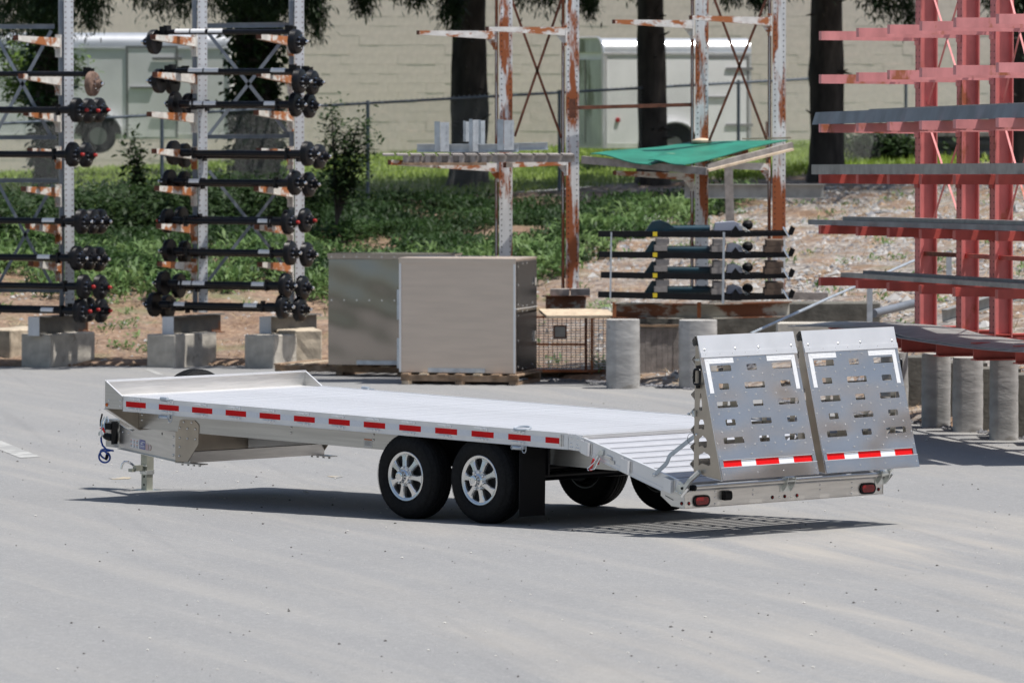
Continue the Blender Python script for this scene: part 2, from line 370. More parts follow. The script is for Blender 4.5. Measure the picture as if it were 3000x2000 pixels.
# ------------------------------------------------------------ terrain
EDGE = [(-400,95),(-14,90.5),(-7,89.3),(-4.9,89.6),(-2.8,89.3),(-1.0,87.6),(0.6,84.6),(1.6,83.2),(2.6,81.5),(3.6,77.5),(4.5,73.6),(5.4,70.4),(6.4,66.5),(9,58),(16,40),(400,-700)]
def edgeY(X):
    for (a, b), (c, d) in zip(EDGE, EDGE[1:]):
        if a <= X <= c: return b+(d-b)*(X-a)/(c-a)
    return 95
FP0 = at(475, 640, 108.0); FP1 = at(2163, 540, 120.0)
def fenceY(X): return FP0.y+(FP1.y-FP0.y)*(X-FP0.x)/(FP1.x-FP0.x)
def fz(X): return 1.28+.048*(X+6.0)               # ground height at the fence line
def bankz(X, Y):
    e = edgeY(X); F = fenceY(X); g = gz(X, e)
    if Y <= e: return g-.02
    if Y < F:
        t = (Y-e)/(F-e); bump = .05*math.sin(X*2.1+Y*.9)+.04*math.sin(X*.8-Y*1.7)
        return g+(fz(X)-g)*(1.25*t-.25*t*t)+bump*min(1, t*5)*min(1, (1-t)*5)
    return fz(X)+min(1, (Y-F)/14)*.55
bmY = [-60,-20,10,30,40,50,55,60,65,70,75,80,84,87,90,95,120,200,300,420]
mb = MB(); XS = [-400,-200,-100,-50,-30,-20,-12,-8,-6,-4,-2,0,2,4,6,8,12,20,35,60,120,200,400]
def gzc(X, Y): return gz(max(-40, min(40, X)), max(-60, min(110, Y)))
V = [(x, y, gzc(x, y)) for y in bmY for x in XS]; nx = len(XS)
mb.add(V, [(j*nx+i, j*nx+i+1, (j+1)*nx+i+1, (j+1)*nx+i) for j in range(len(bmY)-1) for i in range(nx-1)])
g = mb.build('asphalt_lot', M['asphalt'], fix=False, smooth=False); tag(g, kind='structure')
# bank: heightfield from the lot's edge up to the lawn
mb = MB(); xs = np.arange(-22, 26.01, .35); nt_ = 90; V = []
for j in range(nt_+1):
    for x in xs:
        e = edgeY(x); ex = e+.10*math.sin(x*5.1)+.06*math.sin(x*12.7)
        t = j/nt_; y = ex+(fenceY(x)+.6-ex)*t
        z = bankz(x, y)+.03
        if j == 0: z = gz(x, y)-.05
        elif j > 0: z += .022*math.sin(x*9.0+y*7)*math.sin(x*4.1-y*5.3)
        V.append((x, y, z))
n = len(xs); mb.add(V, [(j*n+i, j*n+i+1, (j+1)*n+i+1, (j+1)*n+i) for j in range(nt_) for i in range(n-1)])
g = mb.build('dirt_bank', M['bank'], fix=False); g.data.polygons.foreach_set('use_smooth', [True]*len(g.data.polygons)); tag(g, kind='structure')
mb = MB(); V = []; ys = [0,.06,.15,.4,.7,1.0]
for t in ys:
    for x in xs: y = fenceY(x)+.6+(150-fenceY(x)-.6)*t; V.append((x, y, bankz(x, y)+.03))
mb.add(V, [(j*n+i, j*n+i+1, (j+1)*n+i+1, (j+1)*n+i) for j in range(len(ys)-1) for i in range(n-1)])
g = mb.build('lawn_ground', M['lawnsoil'], fix=False); tag(g, kind='structure')
# painted marks on the lot
def groundpt(u, v, dz=.004):
    Y = 60.
    for _ in range(30):
        p = at(u, v, Y); k = (CAMZ-gz(p.x, Y)); Y = Y*(CAMZ-gz(p.x, Y))/(CAMZ-p.z)
    p = at(u, v, Y); p.z = gz(p.x, p.y)+dz; return p
def paint(name, pts, m):
    o = MB().add([groundpt(u, v) for u, v in pts], [tuple(range(len(pts)))]).build(name, m, fix=False); tag(o, kind='structure'); return o
paint('painted_line', [(-30,1284),(0,1290),(118,1338),(60,1342),(0,1318),(-30,1310)], M['asphaltline'])
paint('painted_line', [(423,1082),(445,1082),(482,1099),(462,1099)], M['asphaltline'])
M['oldyellow'] = mat('worn_yellow_paint', (.40,.33,.22), .9, 0, 20, .1, 0, 9, None, (.25,.25,.25), .44)
paint('yellow_paint_mark', [(318,1400),(345,1397),(385,1399),(378,1403),(330,1404)], M['oldyellow'])
paint('yellow_paint_mark', [(958,1395),(985,1394),(1005,1397),(985,1400)], M['oldyellow'])
# pebbles scattered on the asphalt
mb = MB(); dark = MB()
for i in range(620):
    u = random.uniform(-40, 3040); v = 1240+760*random.random()**1.1
    if i % 3 == 0: v = random.uniform(1180, 1500)
    p = groundpt(u, v, 0); r = random.choice((.004,.005,.006,.008,.011))*(1.7 if random.random() < .04 else 1)
    (mb if random.random() < .35 else dark).ball((p.x, p.y, p.z+r*.4), r, 5, (1.2*random.uniform(.7,1.3), 1, .7))
tag(mb.build('pebbles', mat('pale_pebble', (.50,.49,.46), .9), smooth=False, fix=False), kind='stuff')
tag(dark.build('grit_stones', mat('dark_pebble', (.07,.065,.06), .9), smooth=False, fix=False), kind='stuff')
# ------------------------------------------------------------ vegetation on the ground (stuff)
def leaf_mesh(name, P, L, W, Dz, m, parent=None, up=.5, kind='stuff', spread=1.0):
    """many bent leaf quads: P (n,3) bases"""
    n = len(P); th = rng.uniform(0, 2*PI, n); el = np.clip(rng.normal(up, .35, n), -1.2, 1.45)
    L = L*rng.uniform(.6, 1.3, n); W = W*rng.uniform(.6, 1.3, n)
    d = np.stack([np.cos(th)*np.cos(el), np.sin(th)*np.cos(el), np.sin(el)], 1)
    a = np.stack([-np.sin(th), np.cos(th), rng.normal(0, .35, n)], 1); a /= np.linalg.norm(a, axis=1)[:, None]
    d2 = d.copy(); d2[:, 2] -= Dz; d2 /= np.linalg.norm(d2, axis=1)[:, None]
    p0 = P; p1 = P+d*(L*.55)[:, None]; p2 = p1+d2*(L*.45)[:, None]; w = a*(W/2)[:, None]
    V = np.stack([p0-w*.3, p0+w*.3, p1+w, p1-w, p2+w*.12, p2-w*.12], 1).reshape(-1, 3)
    me = bpy.data.meshes.new(name); me.vertices.add(len(V)); me.vertices.foreach_set('co', V.ravel())
    k = np.arange(n)*6; F = np.stack([k, k+1, k+2, k+3, k+3, k+2, k+4, k+5], 1).ravel()
    me.loops.add(len(F)); me.loops.foreach_set('vertex_index', F.astype(np.int32)); me.polygons.add(2*n)
    me.polygons.foreach_set('loop_start', (np.arange(2*n)*4).astype(np.int32)); me.update(calc_edges=True); me.validate()
    me.materials.append(m); o = bpy.data.objects.new(name, me); link(o, parent)
    if kind: o['kind'] = kind
    return o
def bz(P): return np.array([bankz(x, y) for x, y in P])
def tufts(centres, n, rad, h):
    """leaf bases clustered round centres, stacked up to height h"""
    C = np.repeat(centres, n, 0); r = rng.normal(0, rad, (len(C), 2)); P = C.copy(); P[:, :2] += r
    P[:, 2] += rng.uniform(0, 1, len(C))**1.3*np.repeat(np.broadcast_to(h, (len(centres),)), n)
    return P
def region(n, test, x0=-10.5, x1=13, y0=70, y1=112):
    out = []
    while len(out) < n:
        x = random.uniform(x0, x1); y = random.uniform(y0, y1)
        if edgeY(x)+.3 < y < fenceY(x)+.2 and test(x, y): out.append((x, y, bankz(x, y)+.02))
    return np.array(out)
def low_edge(x):   # the weeds' lower edge, wavy, climbing towards the right
    b = 97.2+.9*math.sin(x*1.3)+.6*math.sin(x*3.1+1)
    if x < -4: b += .3
    if x > .5: b += (x-.5)*4.2
    return b
T = region(2500, lambda x, y: y > low_edge(x) and math.sin(x*1.9+y*.7)+math.sin(x*.9-y*1.1+1)+.5*math.sin(x*3.7+y*2.1) > -.75, x1=6)
leaf_mesh('weed_cover', tufts(T, 34, .16, .26), .12, .045, .5, M['weeds'], up=.5)
T = region(330, lambda x, y: low_edge(x)-1.3 < y < low_edge(x)+4.5, x1=5.2)
leaf_mesh('weed_edge', tufts(T, 42, .13, .34), .19, .05, .6, M['weedlight'], up=.7)
T = region(190, lambda x, y: y < low_edge(x), x1=12, y0=84)
leaf_mesh('scattered_weeds', tufts(T, 22, .10, .08), .11, .035, .6, M['weedlight'], up=.6)
T = region(260, lambda x, y: y > fenceY(x)-1.6, x0=4, x1=13, y1=128)
leaf_mesh('fence_grass', tufts(T, 30, .18, .12), .16, .03, .4, M['lawn'], up=.9)
T = region(150, lambda x, y: y > fenceY(x)-3.2, x0=-10, x1=-3.2)
leaf_mesh('dark_weed_thicket', tufts(T, 80, .22, .75), .17, .07, .5, M['ivy'], up=.4)
T = np.array([(x, y, bankz(x, y)+.03) for x, y in ((random.uniform(-11, 14), 0) for _ in range(3600)) for y in [random.uniform(fenceY(x)+.2, 131)]])
leaf_mesh('lawn_grass', tufts(T, 16, .22, .02), .12, .03, .3, M['lawn'], up=1.0)
T = region(4200, lambda x, y: y < low_edge(x)+1, x1=12)
leaf_mesh('dry_straw', tufts(T, 7, .14, .01), .15, .012, .1, M['straw'], up=.08)
# gravel stones: dense heap on the right, scattered at the left and along the lot's edge
def stones(name, P, rmin, rmax, m):
    k = len(P); B = np.array([(1,0,0),(-1,0,0),(0,1,0),(0,-1,0),(0,0,1),(0,0,-1),(.6,.6,.55),(-.6,-.6,.5)], float)
    F0 = np.array([(0,2,4),(2,1,4),(1,3,4),(3,0,4),(2,0,5),(1,2,5),(3,1,5),(0,3,5)])
    r = rng.uniform(rmin, rmax, k)*(1+1.0*(rng.random(k) < .05)); th = rng.uniform(0, 6.28, k); sc = rng.uniform(.55, 1.25, (k, 3)); sc[:, 2] *= .7
    V = np.einsum('vj,kj->kvj', B[:6], sc)*r[:, None, None]; c, s_ = np.cos(th)[:, None], np.sin(th)[:, None]
    X = V[:, :, 0]*c-V[:, :, 1]*s_; Y = V[:, :, 0]*s_+V[:, :, 1]*c; V[:, :, 0] = X; V[:, :, 1] = Y
    V += rng.normal(0, .12, V.shape)*r[:, None, None]; V += P[:, None, :]
    F = (F0[None]+(np.arange(k)*6)[:, None, None]).reshape(-1, 3)
    me = bpy.data.meshes.new(name); me.from_pydata(V.reshape(-1, 3).tolist(), [], F.tolist()); me.materials.append(m)
    o = bpy.data.objects.new(name, me); link(o); o['kind'] = 'stuff'; return o
mp_ = mat('pale_gravel', (.36,.35,.34), .9, 0, 2.5, .25, 0); mg_ = mat('grey_gravel', (.17,.17,.185), .9, 0, 2.5, .3); mo_ = mat('tan_gravel', (.28,.195,.13), .9, 0, 2.5, .3)
def heap(x, y): return x > 1.2 and y < fenceY(x)-5-1.5*math.sin(x) and math.sin(x*1.7+y*.55)+.7*math.sin(x*.8-y*1.3+2) > -.75
P = region(26000, heap, x0=1, x1=13, y1=116); s_ = rng.random(len(P))
stones('pale_gravel', P[s_ < .38], .028, .065, mp_); stones('grey_gravel', P[(s_ >= .38) & (s_ < .66)], .025, .055, mg_); stones('tan_gravel', P[s_ >= .66], .02, .05, mo_)
P = region(1300, lambda x, y: y < low_edge(x)+1, x1=2); stones('scattered_stones', P, .014, .05, mp_)
P = np.array([(x, edgeY(x)+random.gauss(-.15, .22), 0) for x in rng.uniform(-.6, 8, 3200)]); P[:, 2] = [gz(x, y)+.01 for x, y, _ in P]
stones('edge_gravel', P, .010, .026, mg_)
P = np.array([(x, edgeY(x)+random.gauss(.1, .10), 0) for x in rng.uniform(-11, -.5, 900)]); P[:, 2] = [gz(x, y)+.02 for x, y, _ in P]
stones('edge_grit', P, .008, .03, mo_)
# ------------------------------------------------------------ building wall
WY = 133.6; wz0 = bankz(0, 133)-.2
bd = thing('warehouse', 'long beige painted concrete block wall behind the trees and fence', 'building', (0, WY, wz0))
MB().box(-26, 26, .002, 6, -.3, 7.6).build('wall', M['mortar'], bd)
bw, bh = .406, .203
blk = MB().box(.002, bw-.002, 0, .0015, .002, bh-.002).mesh('block', M['block'])
rest = MB(); cnt = 0
cells = []
for r in range(0, 37):
    for c in range(-64, 64):
        x = c*bw+(r % 2)*bw/2; z = r*bh; v = 161-(z+wz0-CAMZ)*ppm(WY); u = 1500+x*ppm(WY)
        cells.append((x, z, u, v, r, c))
vis = [c for c in cells if 640 < c[2]+28 < 2120 and -20 < c[3]-14 < 300]
vis.sort(key=lambda c: abs(c[2]-1150)+.5*c[3]); vis = set((c[4], c[5]) for c in vis[:300])
for x, z, u, v, r, c in cells:
    dy = random.choice((0, .001, .002, .004)) ; 
    if (r, c) in vis:
        o = bpy.data.objects.new('block', blk); link(o, bd); o.location = (x, -dy, z)
    else: rest.box(x+.002, x+bw-.002, -dy, .0015, z+.002, z+bh-.002)
rest.build('block_courses', M['block'], bd, kind='stuff', fix=False)
# ------------------------------------------------------------ chain-link fence
fn = thing('chain_link_fence', 'chain link fence with thin grey posts along the top of the bank', 'fence')
def fpt(X, h): return Vector((X, fenceY(X), fz(X)+h))
H = 1.84
rl = MB(); X0, X1 = -12.0, 15.0
step = (FP1.x-FP0.x)/3.0
k = -2; xs_ = []
while FP0.x+k*step < X1: xs_.append(FP0.x+k*step); k += 1
rl.tube([fpt(x, H) for x in xs_], .024, 8); rl.build('top_rail', M['fence'], fn, smooth=True)
for x in xs_:
    MB().cyl(fpt(x, -.4), fpt(x, H+.05), .033, n=10).build('fence_post', M['fence'], fn, smooth=True)
wr = MB(); s = .072; xx = xs_[0]; span = xs_[-1]-xs_[0]
fl = math.hypot(1, (FP1.y-FP0.y)/(FP1.x-FP0.x)); nW = int(span*fl/s)
hh = (H-.02)
for i in range(-int(hh/s), nW+int(hh/s)):
    for sg in (1, -1):
        a = i*s; b_ = a+sg*hh; z0, z1 = 0.03, hh
        lo, hi = 0, span*fl
        def clip(a, b_):
            t0, t1 = 0., 1.
            d = b_-a
            for lim, s2 in ((lo, 1), (hi, -1)):
                if s2*(a-lim) < 0 and s2*(b_-lim) < 0: return None
                if s2*(a-lim) < 0: t0 = max(t0, (lim-a)/d)
                if s2*(b_-lim) < 0: t1 = min(t1, (lim-a)/d)
            return t0, t1
        t = clip(a, b_)
        if t is None or t[1] <= t[0]: continue
        p = []
        for q in t: X = xx+(a+(b_-a)*q)/fl; p.append(fpt(X, z0+(z1-z0)*q)+Vector((0, .004*sg, 0)))
        wr.cyl(p[0], p[1], .0017, n=3, cap=False)
for i in range(nW):
    X = xx+i*s/fl; p = fpt(X, H-.02); wr.cyl(p, p+Vector((.02*(-1)**i, 0, .07)), .0034, n=3, cap=False)
wr.build('chain_link_mesh', M['wire'], fn, kind='stuff', fix=False)
# ------------------------------------------------------------ the flatbed trailer (its own axes: x to the rear, y away from us, z up)
W = 2.578; PT = .4572
tr = thing('flatbed_trailer', 'long low aluminium flatbed trailer with two loading ramps folded up at its sloping tail', 'trailer', (-.7775, 55.8067, 0))
tr.rotation_euler = (0, .0179, -.77802)
class T(MB):
    def mesh(s, *a, **k):
        s.v = [(x-4, y, z) for x, y, z in s.v]; return MB.mesh(s, *a, **k)
def fy(y, side): return W-y if side else y
class Bo(T):
    def build(s, *a, **k): k['kind'] = 'stuff' if s.cnt > 1 else None; return MB.build(s, *a, **k)
def bolts(pts, r=.011, h=.007, ax=(0,-1,0), seg=8):
    m = Bo(); m.cnt = len(pts)
    for p in pts:
        p = Vector(p); a = Vector(ax).normalized(); m.cyl(p-a*.003, p+a*h*.5, r, r, seg); m.cyl(p+a*h*.5, p+a*h, r*.95, r*.45, seg)
    return m
# deck planks: ribbed aluminium extrusions lying across
npl = 38; x0 = -.042; pw = (5.862-x0)/npl
pm = T(); pr = [(0.0035,-.03),(0.0035,-.002)]
ribs = 5; rw = (pw-.007)/ribs
for i in range(ribs):
    a = .0035+i*rw; pr += [(a+.002, .002), (a+rw-.007, .002), (a+rw-.0065, -.005), (a+.0+rw-.0005, -.005)]
pr += [(pw-.0035, -.002), (pw-.0035, -.03)]
pm.prism([(x, .012, .879+z) for x, z in pr], (0, W-.024, 0))
pl = pm.mesh('deck_plank', M['deck'])
for i in range(npl):
    o = bpy.data.objects.new('deck_plank', pl); link(o, tr); o.location = (x0+i*pw, 0, random.uniform(-.0006, .0006))
T().box(-.286, x0-.002, .01, W-.01, .866, .876).build('front_deck_strip', M['rail'], tr)
T().box(5.866, 5.93, .012, W-.012, .845, .878).build('rear_deck_edge', M['rail'], tr)
# side rails, tape, brackets
for sd in (0, 1):
    m = T()
    for a, b, c, d in ((.005,.011,.744,.882),(.002,.005,.783,.843),(0,.055,.742,.746),(-.001,.012,.881,.8855),(.003,.006,.762,.768)):
        y0, y1 = sorted((fy(a, sd), fy(b, sd))); m.box(-.046, 5.762, y0, y1, c, d)
    m.build('side_rail', M['rail'], tr)
    for k in range(13):
        xa, xb = k*PT, k*PT+.277 if k < 12 else 5.655
        y0, y1 = sorted((fy(.0012, sd), fy(.0021, sd)))
        T().box(xa, xb, y0, y1, .787, .838).build('red_tape_strip', M['red'], tr)
        if k < 12: T().box(xb+.0005, (k+1)*PT-.0005, y0, y1, .787, .838).build('white_tape_strip', M['whitetape'], tr)
        for zz in ((.848, .871), (.757, .779)):
            y0, y1 = sorted((fy(-.012, sd), fy(.005, sd)))
            if k == 12: continue
            m = T().box(k*PT+.035, k*PT+.20, y0, y1, *zz); m.box(k*PT+.05, k*PT+.13, min(y0, fy(-.020, sd)), max(y1, fy(-.020, sd)), zz[0]+.006, zz[1]-.004)
            m.build('rail_bracket', M['rail'], tr)
            c = Vector((k*PT+.172, fy(-.012, sd), sum(zz)/2)); bolts([c], .010, .010, (0, -1 if not sd else 1, 0)).build('bracket_bolt', M['bolt'], tr, smooth=True)
    # D ring clips
    for k, x in ((0, .56), (1, 5.17)):
        s = -1 if not sd else 1; y = fy(-.014, sd)
        m = T()
        if k == 0: m.cyl((x-.055, y, .893), (x+.035, y, .893), .019, n=12); m.cyl((x+.03, y, .889), (x+.11, y, .889), .006, n=8)
        else: m.tube([(x+.085*math.cos(t), y-s*.05+.055*math.sin(t), .893+.012*math.sin(t)) for t in np.linspace(0, 2*PI, 17)[:-1]], .011, 8, True)
        m.build('lashing_ring', M['galv'], tr, smooth=True)
        m = T(); m.cyl((x-.06, y, .722), (x+.05, y, .722), .018, n=10)
        m.tube([(x-.075+.014*math.cos(t), y, .722+.016*math.sin(t)) for t in np.linspace(0, 6.28, 9)[:-1]], .004, 6, True)
        m.tube([(x+.04, y, .735), (x+.05, y, .70), (x+.062, y, .684), (x+.08, y, .682), (x+.094, y, .70), (x+.096, y, .745)], .005, 6)
        m.obox((x+.06, y, .728), (.03, .025, .03)); m.build('lashing_clip', M['galv'], tr, smooth=True)
# crossmembers under the deck
for k in range(13):
    x = k*PT+.11; near = 3.2 < x < 5.2
    T().ibeam((x, .52 if near else .014, .795), (x, W-.52 if near else W-.014, .795), .095, .06, .006).build('crossmember', M['alu_side'], tr)
# bulkhead
T().box(-.292, -.286, 0, W, .755, 1.016).build('front_wall', M['alu'], tr)
m = T(); m.box(-.300, -.268, -.002, W+.002, 1.016, 1.022); m.box(-.272, -.268, 0, W, 1.004, 1.016); m.build('wall_rim', M['rail'], tr)
for sd in (0, 1):
    y = fy(-.003, sd); s = .005 if not sd else -.005
    T().prism([(-.290,y,.755),(-.290,y,1.020),(-.046,y,.882),(-.046,y,.760)], (0,s,0)).build('wall_gusset', M['alu_side'], tr)
    T().bar((-.288, y, 1.021), (-.046, y, .884), .014, .004).build('gusset_lip', M['rail'], tr)
    bolts([(-.235,y,.835),(-.075,y,.842),(-.235,y,.785),(-.075,y,.790)], .009, .006, (0, -1 if not sd else 1, 0)).build('gusset_bolts', M['bolt'], tr, smooth=True)
    T().lathe([(.017,0),(.017,.006),(.012,.012),(0,.015)], (-.262, y-.0, .791), (0, -1 if not sd else 1, 0), 12).build('amber_marker_lamp', M['amber'], tr, smooth=True)
# front fascia (tapers down to the main beams) with its light lower flange
F_ = [(0,.754),(.40,.540),(W-.40,.540),(W,.754)]
T().prism([(-.284, y, z) for y, z in F_]+[(-.284, W, .80), (-.284, 0, .80)], (-.006,0,0)).build('front_fascia', M['ramp_in'], tr)
m = T()
for a, b in zip(F_, F_[1:]): m.bar((-.284, a[0], a[1]-.003), (-.284, b[0], b[1]-.003), .05, .006)
m.build('fascia_flange', M['alu'], tr)
# main beams
for sd in (0, 1):
    ya, yb = sorted((fy(.420, sd), fy(.426, sd)))
    T().prism([(x, ya, z) for x, z in ((-.28,.552),(5.95,.552),(6.25,.60),(6.3,.70),(5.9,.80),(-.28,.80))], (0,.006,0)).build('main_beam', M['alu_side'], tr)
    y1, y2 = sorted((fy(.426, sd), fy(.49, sd))); T().box(-.28, 5.95, y1, y2, .552, .559).build('beam_flange', M['alu_side'], tr)
    ax = (0, -1 if not sd else 1, 0); y = fy(.420, sd)
    bolts([(x, y, z) for x in (-.24, .142, 1.81, 2.9) for z in (.632, .682)], .013, .01, ax).build('beam_bolts', M['bolt'], tr, smooth=True)
    # drop plate
    y = fy(.412, sd); s = .008 if not sd else -.008
    PL = [(.30,.660),(.335,.672),(.505,.672),(.561,.630),(.556,.447),(.411,.276),(.241,.270),(.241,.545),(.27,.555)]
    T().prism([(x, y, z) for x, z in PL], (0, s, 0)).build('drop_plate', M['ramp_in'], tr)
    B = [(767,552),(835,557),(733,600),(799,607),(867,612),(733,683),(799,689),(867,694),(733,758),(731,832),(682,676),(682,750),(682,826)]
    bolts([(.241+(u-695)*.00161, y, .665-(v-535-(u-740)*.085)*.00114) for u, v in B[:10]]+[(.215, y, z) for z in (.50,.415,.33)], .012, .01, ax).build('plate_bolts', M['bolt'], tr, smooth=True)
    # tongue arm plate, converging on the coupler
    A = Vector((-1.40, fy(1.17, sd), 0)); Bq = Vector((.25, fy(.425, sd), 0)); D = Bq-A
    def tp(t, z): q = A+D*t; return (q.x, q.y, z)
    nrm = Vector((D.y, -D.x, 0)).normalized()*(1 if not sd else -1)
    if nrm.y*(-1 if not sd else 1) < 0: nrm = -nrm
    T().prism([tp(0,.262),tp(.06,.262),tp(1,.272),tp(1,.545),tp(.35,.515),tp(.24,.452),tp(.10,.47),tp(.0,.50)], nrm*-.008).build('tongue_arm', M['alu_side'], tr)
    T().bar(tp(.02,.259), tp(1,.269), .05, .006).build('arm_flange', M['alu_side'], tr)
    if not sd:
        def sk(name, x0_, z0, x1_, z1, m_, off=.001):
            t0 = (x0_-A.x)/D.x; t1 = (x1_-A.x)/D.x; n_ = nrm*off
            P = [Vector(tp(t0,z0))+n_, Vector(tp(t1,z0))+n_, Vector(tp(t1,z1))+n_, Vector(tp(t0,z1))+n_]
            return T().prism(P, nrm*.001).build(name, m_, tr)
        sk('safety_sticker', -1.061, .300, -.805, .385, M['sticker'])
        m1 = T(); m2 = T()
        def qd(m, x0_, z0, x1_, z1, off=.0025):
            t0 = (x0_-A.x)/D.x; t1 = (x1_-A.x)/D.x; n_ = nrm*off
            m.add([Vector(tp(t0,z0))+n_, Vector(tp(t1,z0))+n_, Vector(tp(t1,z1))+n_, Vector(tp(t0,z1))+n_], [(0,1,2,3)])
        for cx in (-1.055, -.965, -.885):
            for cz in (.376, .336):
                qd(m1, cx, cz-.006, cx+.05, cz)
                for r in range(4): qd(m2, cx, cz-.013-r*.0055, cx+random.uniform(.035,.055), cz-.0105-r*.0055)
        m1.build('sticker_heading', M['stickorange'], tr, fix=False); m2.build('sticker_text', M['print'], tr, fix=False)
        sk('blue_sticker', -.797, .306, -.637, .396, M['stickblue'])
        sk('pink_bordered_sticker', -.622, .303, -.545, .372, mat('pinkish_sticker', (.66,.55,.57), .5))
        m3 = T()
        for r in range(7): qd(m3, -.610, .310+r*.008, -.560, .3125+r*.008)
        m3.build('sticker_lines', M['stickorange'], tr, fix=False)
        c = Vector(tp((-.497-A.x)/D.x, .338)); e = D.normalized()
        T().prism([c+nrm*.001+e*.030*math.cos(t)+Vector((0,0,.026*math.sin(t))) for t in np.linspace(0, 2*PI, 17)[:-1]], nrm*.001).build('oval_sticker', M['sticker'], tr)
        T().tube([c+nrm*.003+e*.028*math.cos(t)+Vector((0,0,.024*math.sin(t))) for t in np.linspace(0, 2*PI, 17)[:-1]], .002, 4, True).build('oval_ring', M['stickorange'], tr)
        # lettering on the blue sticker: pale bars of different lengths, a big line in the middle
        m4 = T()
        for (a, b, z0, z1) in ((.05,.14,.381,.389),(.35,.95,.372,.378),(.22,.36,.350,.366),(.40,.54,.350,.366),(.60,.68,.350,.358),(.05,.22,.333,.340),(.26,.52,.333,.340),(.56,.95,.333,.340),(.03,.95,.322,.326)):
            qd(m4, -.797+.16*a, z0, -.797+.16*b, z1, .0028)
        m4.build('sticker_lettering', M['sticker'], tr, fix=False)
        bolts([Vector(tp(t, .425-.16*abs(t-.2)*0)) for t in (.07,.17)]+[Vector(tp(.36,.497))], .008, .006, tuple(nrm)).build('arm_screws', M['bolt'], tr, smooth=True)
        T().cyl(Vector(tp((-.166-A.x)/D.x, .498)), Vector(tp((-.166-A.x)/D.x, .498))+nrm*.002, .013, n=10).build('wiring_hole', M['dark'], tr)
T().box(.36, .44, .42, W-.42, .268, .37).build('lower_crossbeam', M['alu_side'], tr)
for sd in (0, 1): 
    m = T(); m.box(.25, .60, *sorted((fy(.40, sd), fy(.50, sd))), .258, .267)
    for i in range(4): m.cyl((.30+i*.08, fy(.45, sd), .258), (.30+i*.08, fy(.45, sd), .238), .012, n=8)
    m.build('bolted_foot_plate', M['alu_side'], tr)
# coupler end
m = T(); m.box(-1.60, -1.40, 1.18, 1.40, .262, .53); m.box(-1.40, -1.25, 1.19, 1.39, .264, .45); m.build('coupler_box', M['alu_side'], tr)
bolts([(x, 1.18, z) for x, z in ((-1.50,.41),(-1.44,.33),(-1.56,.335),(-1.47,.48))], .017, .014).build('coupler_bolts', mat('yellow_zinc', (.55,.42,.22), .35, .7), tr, smooth=True)
m = T(); m.prism([(-1.74,1.21,.36),(-1.74,1.21,.39),(-1.71,1.21,.41),(-1.69,1.21,.47),(-1.66,1.21,.48),(-1.595,1.21,.46),(-1.595,1.21,.36)], (0,.16,0)); m.build('coupler_actuator', mat('pale_green_casting', (.36,.42,.38), .5, .2), tr)
m = T(); m.box(-1.42, -1.405, 1.09, 1.16, .30, .52); m.box(-1.50, -1.42, 1.08, 1.15, .44, .50); m.cyl((-1.43,1.12,.36),(-1.52,1.12,.37),.035,n=14); m.cyl((-1.52,1.12,.37),(-1.545,1.12,.37),.028,n=14)
m.build('wiring_socket_bracket', M['blackplastic'], tr, smooth=True)
for i, (x, z) in enumerate(((-1.585,.55),(-1.545,.555))):
    m = T(); pts = [(x, 1.15, z), (x-.018, 1.13, z-.05), (x-.012, 1.12, z-.10), (x+.01, 1.12, z-.12), (x+.025, 1.13, z-.09), (x+.016, 1.15, z-.03)]
    m.tube(pts, .008, 7, True); m.build('safety_chain_hook', M['chrome'], tr, smooth=True)
    T().tube([(x-.022,1.12,z-.105),(x-.010,1.115,z-.135),(x+.004,1.12,z-.15)], .010, 7).build('hook_latch', M['redgrip'], tr, smooth=True)
m = T(); m.tube([(-1.62,1.15,.58),(-1.63,1.14,.52),(-1.62,1.13,.46)], .009, 6); m.build('black_strap', M['blackplastic'], tr)
T().prism([(-1.555,1.06,.42),(-1.515,1.06,.43),(-1.495,1.06,.39),(-1.535,1.06,.375)], (0,.003,0)).build('hang_tag', M['sticker'], tr)
T().cyl((-1.578,1.10,.44),(-1.578,1.10,.36),.014,n=10).build('cable_end_fitting', M['chrome'], tr, smooth=True)
P = [(-1.578,1.10,.36),(-1.575,1.10,.32),(-1.555,1.10,.28),(-1.50,1.10,.245),(-1.42,1.12,.235)]
T().tube(P, .0095, 8).build('breakaway_cable', M['blue'], tr, smooth=True)
P = []
for i in range(44):
    t = i/43; a = 2*PI*2.1*t+.6; rx = .060+.012*math.sin(3*t*PI); P.append((-1.535+rx*math.cos(a)+.012*t, 1.09+.02*math.sin(a*.5)+.02*t, .212-.055*t+(.034+.022*t)*math.sin(a)))
P = [(-1.45,1.11,.236)]+P
T().tube(P, .0095, 8).build('coiled_cable_loops', M['blue'], tr, smooth=True)
T().cyl((-1.478,1.09,.195),(-1.492,1.09,.145),.014,n=8).build('cable_sleeve', M['blackplastic'], tr)
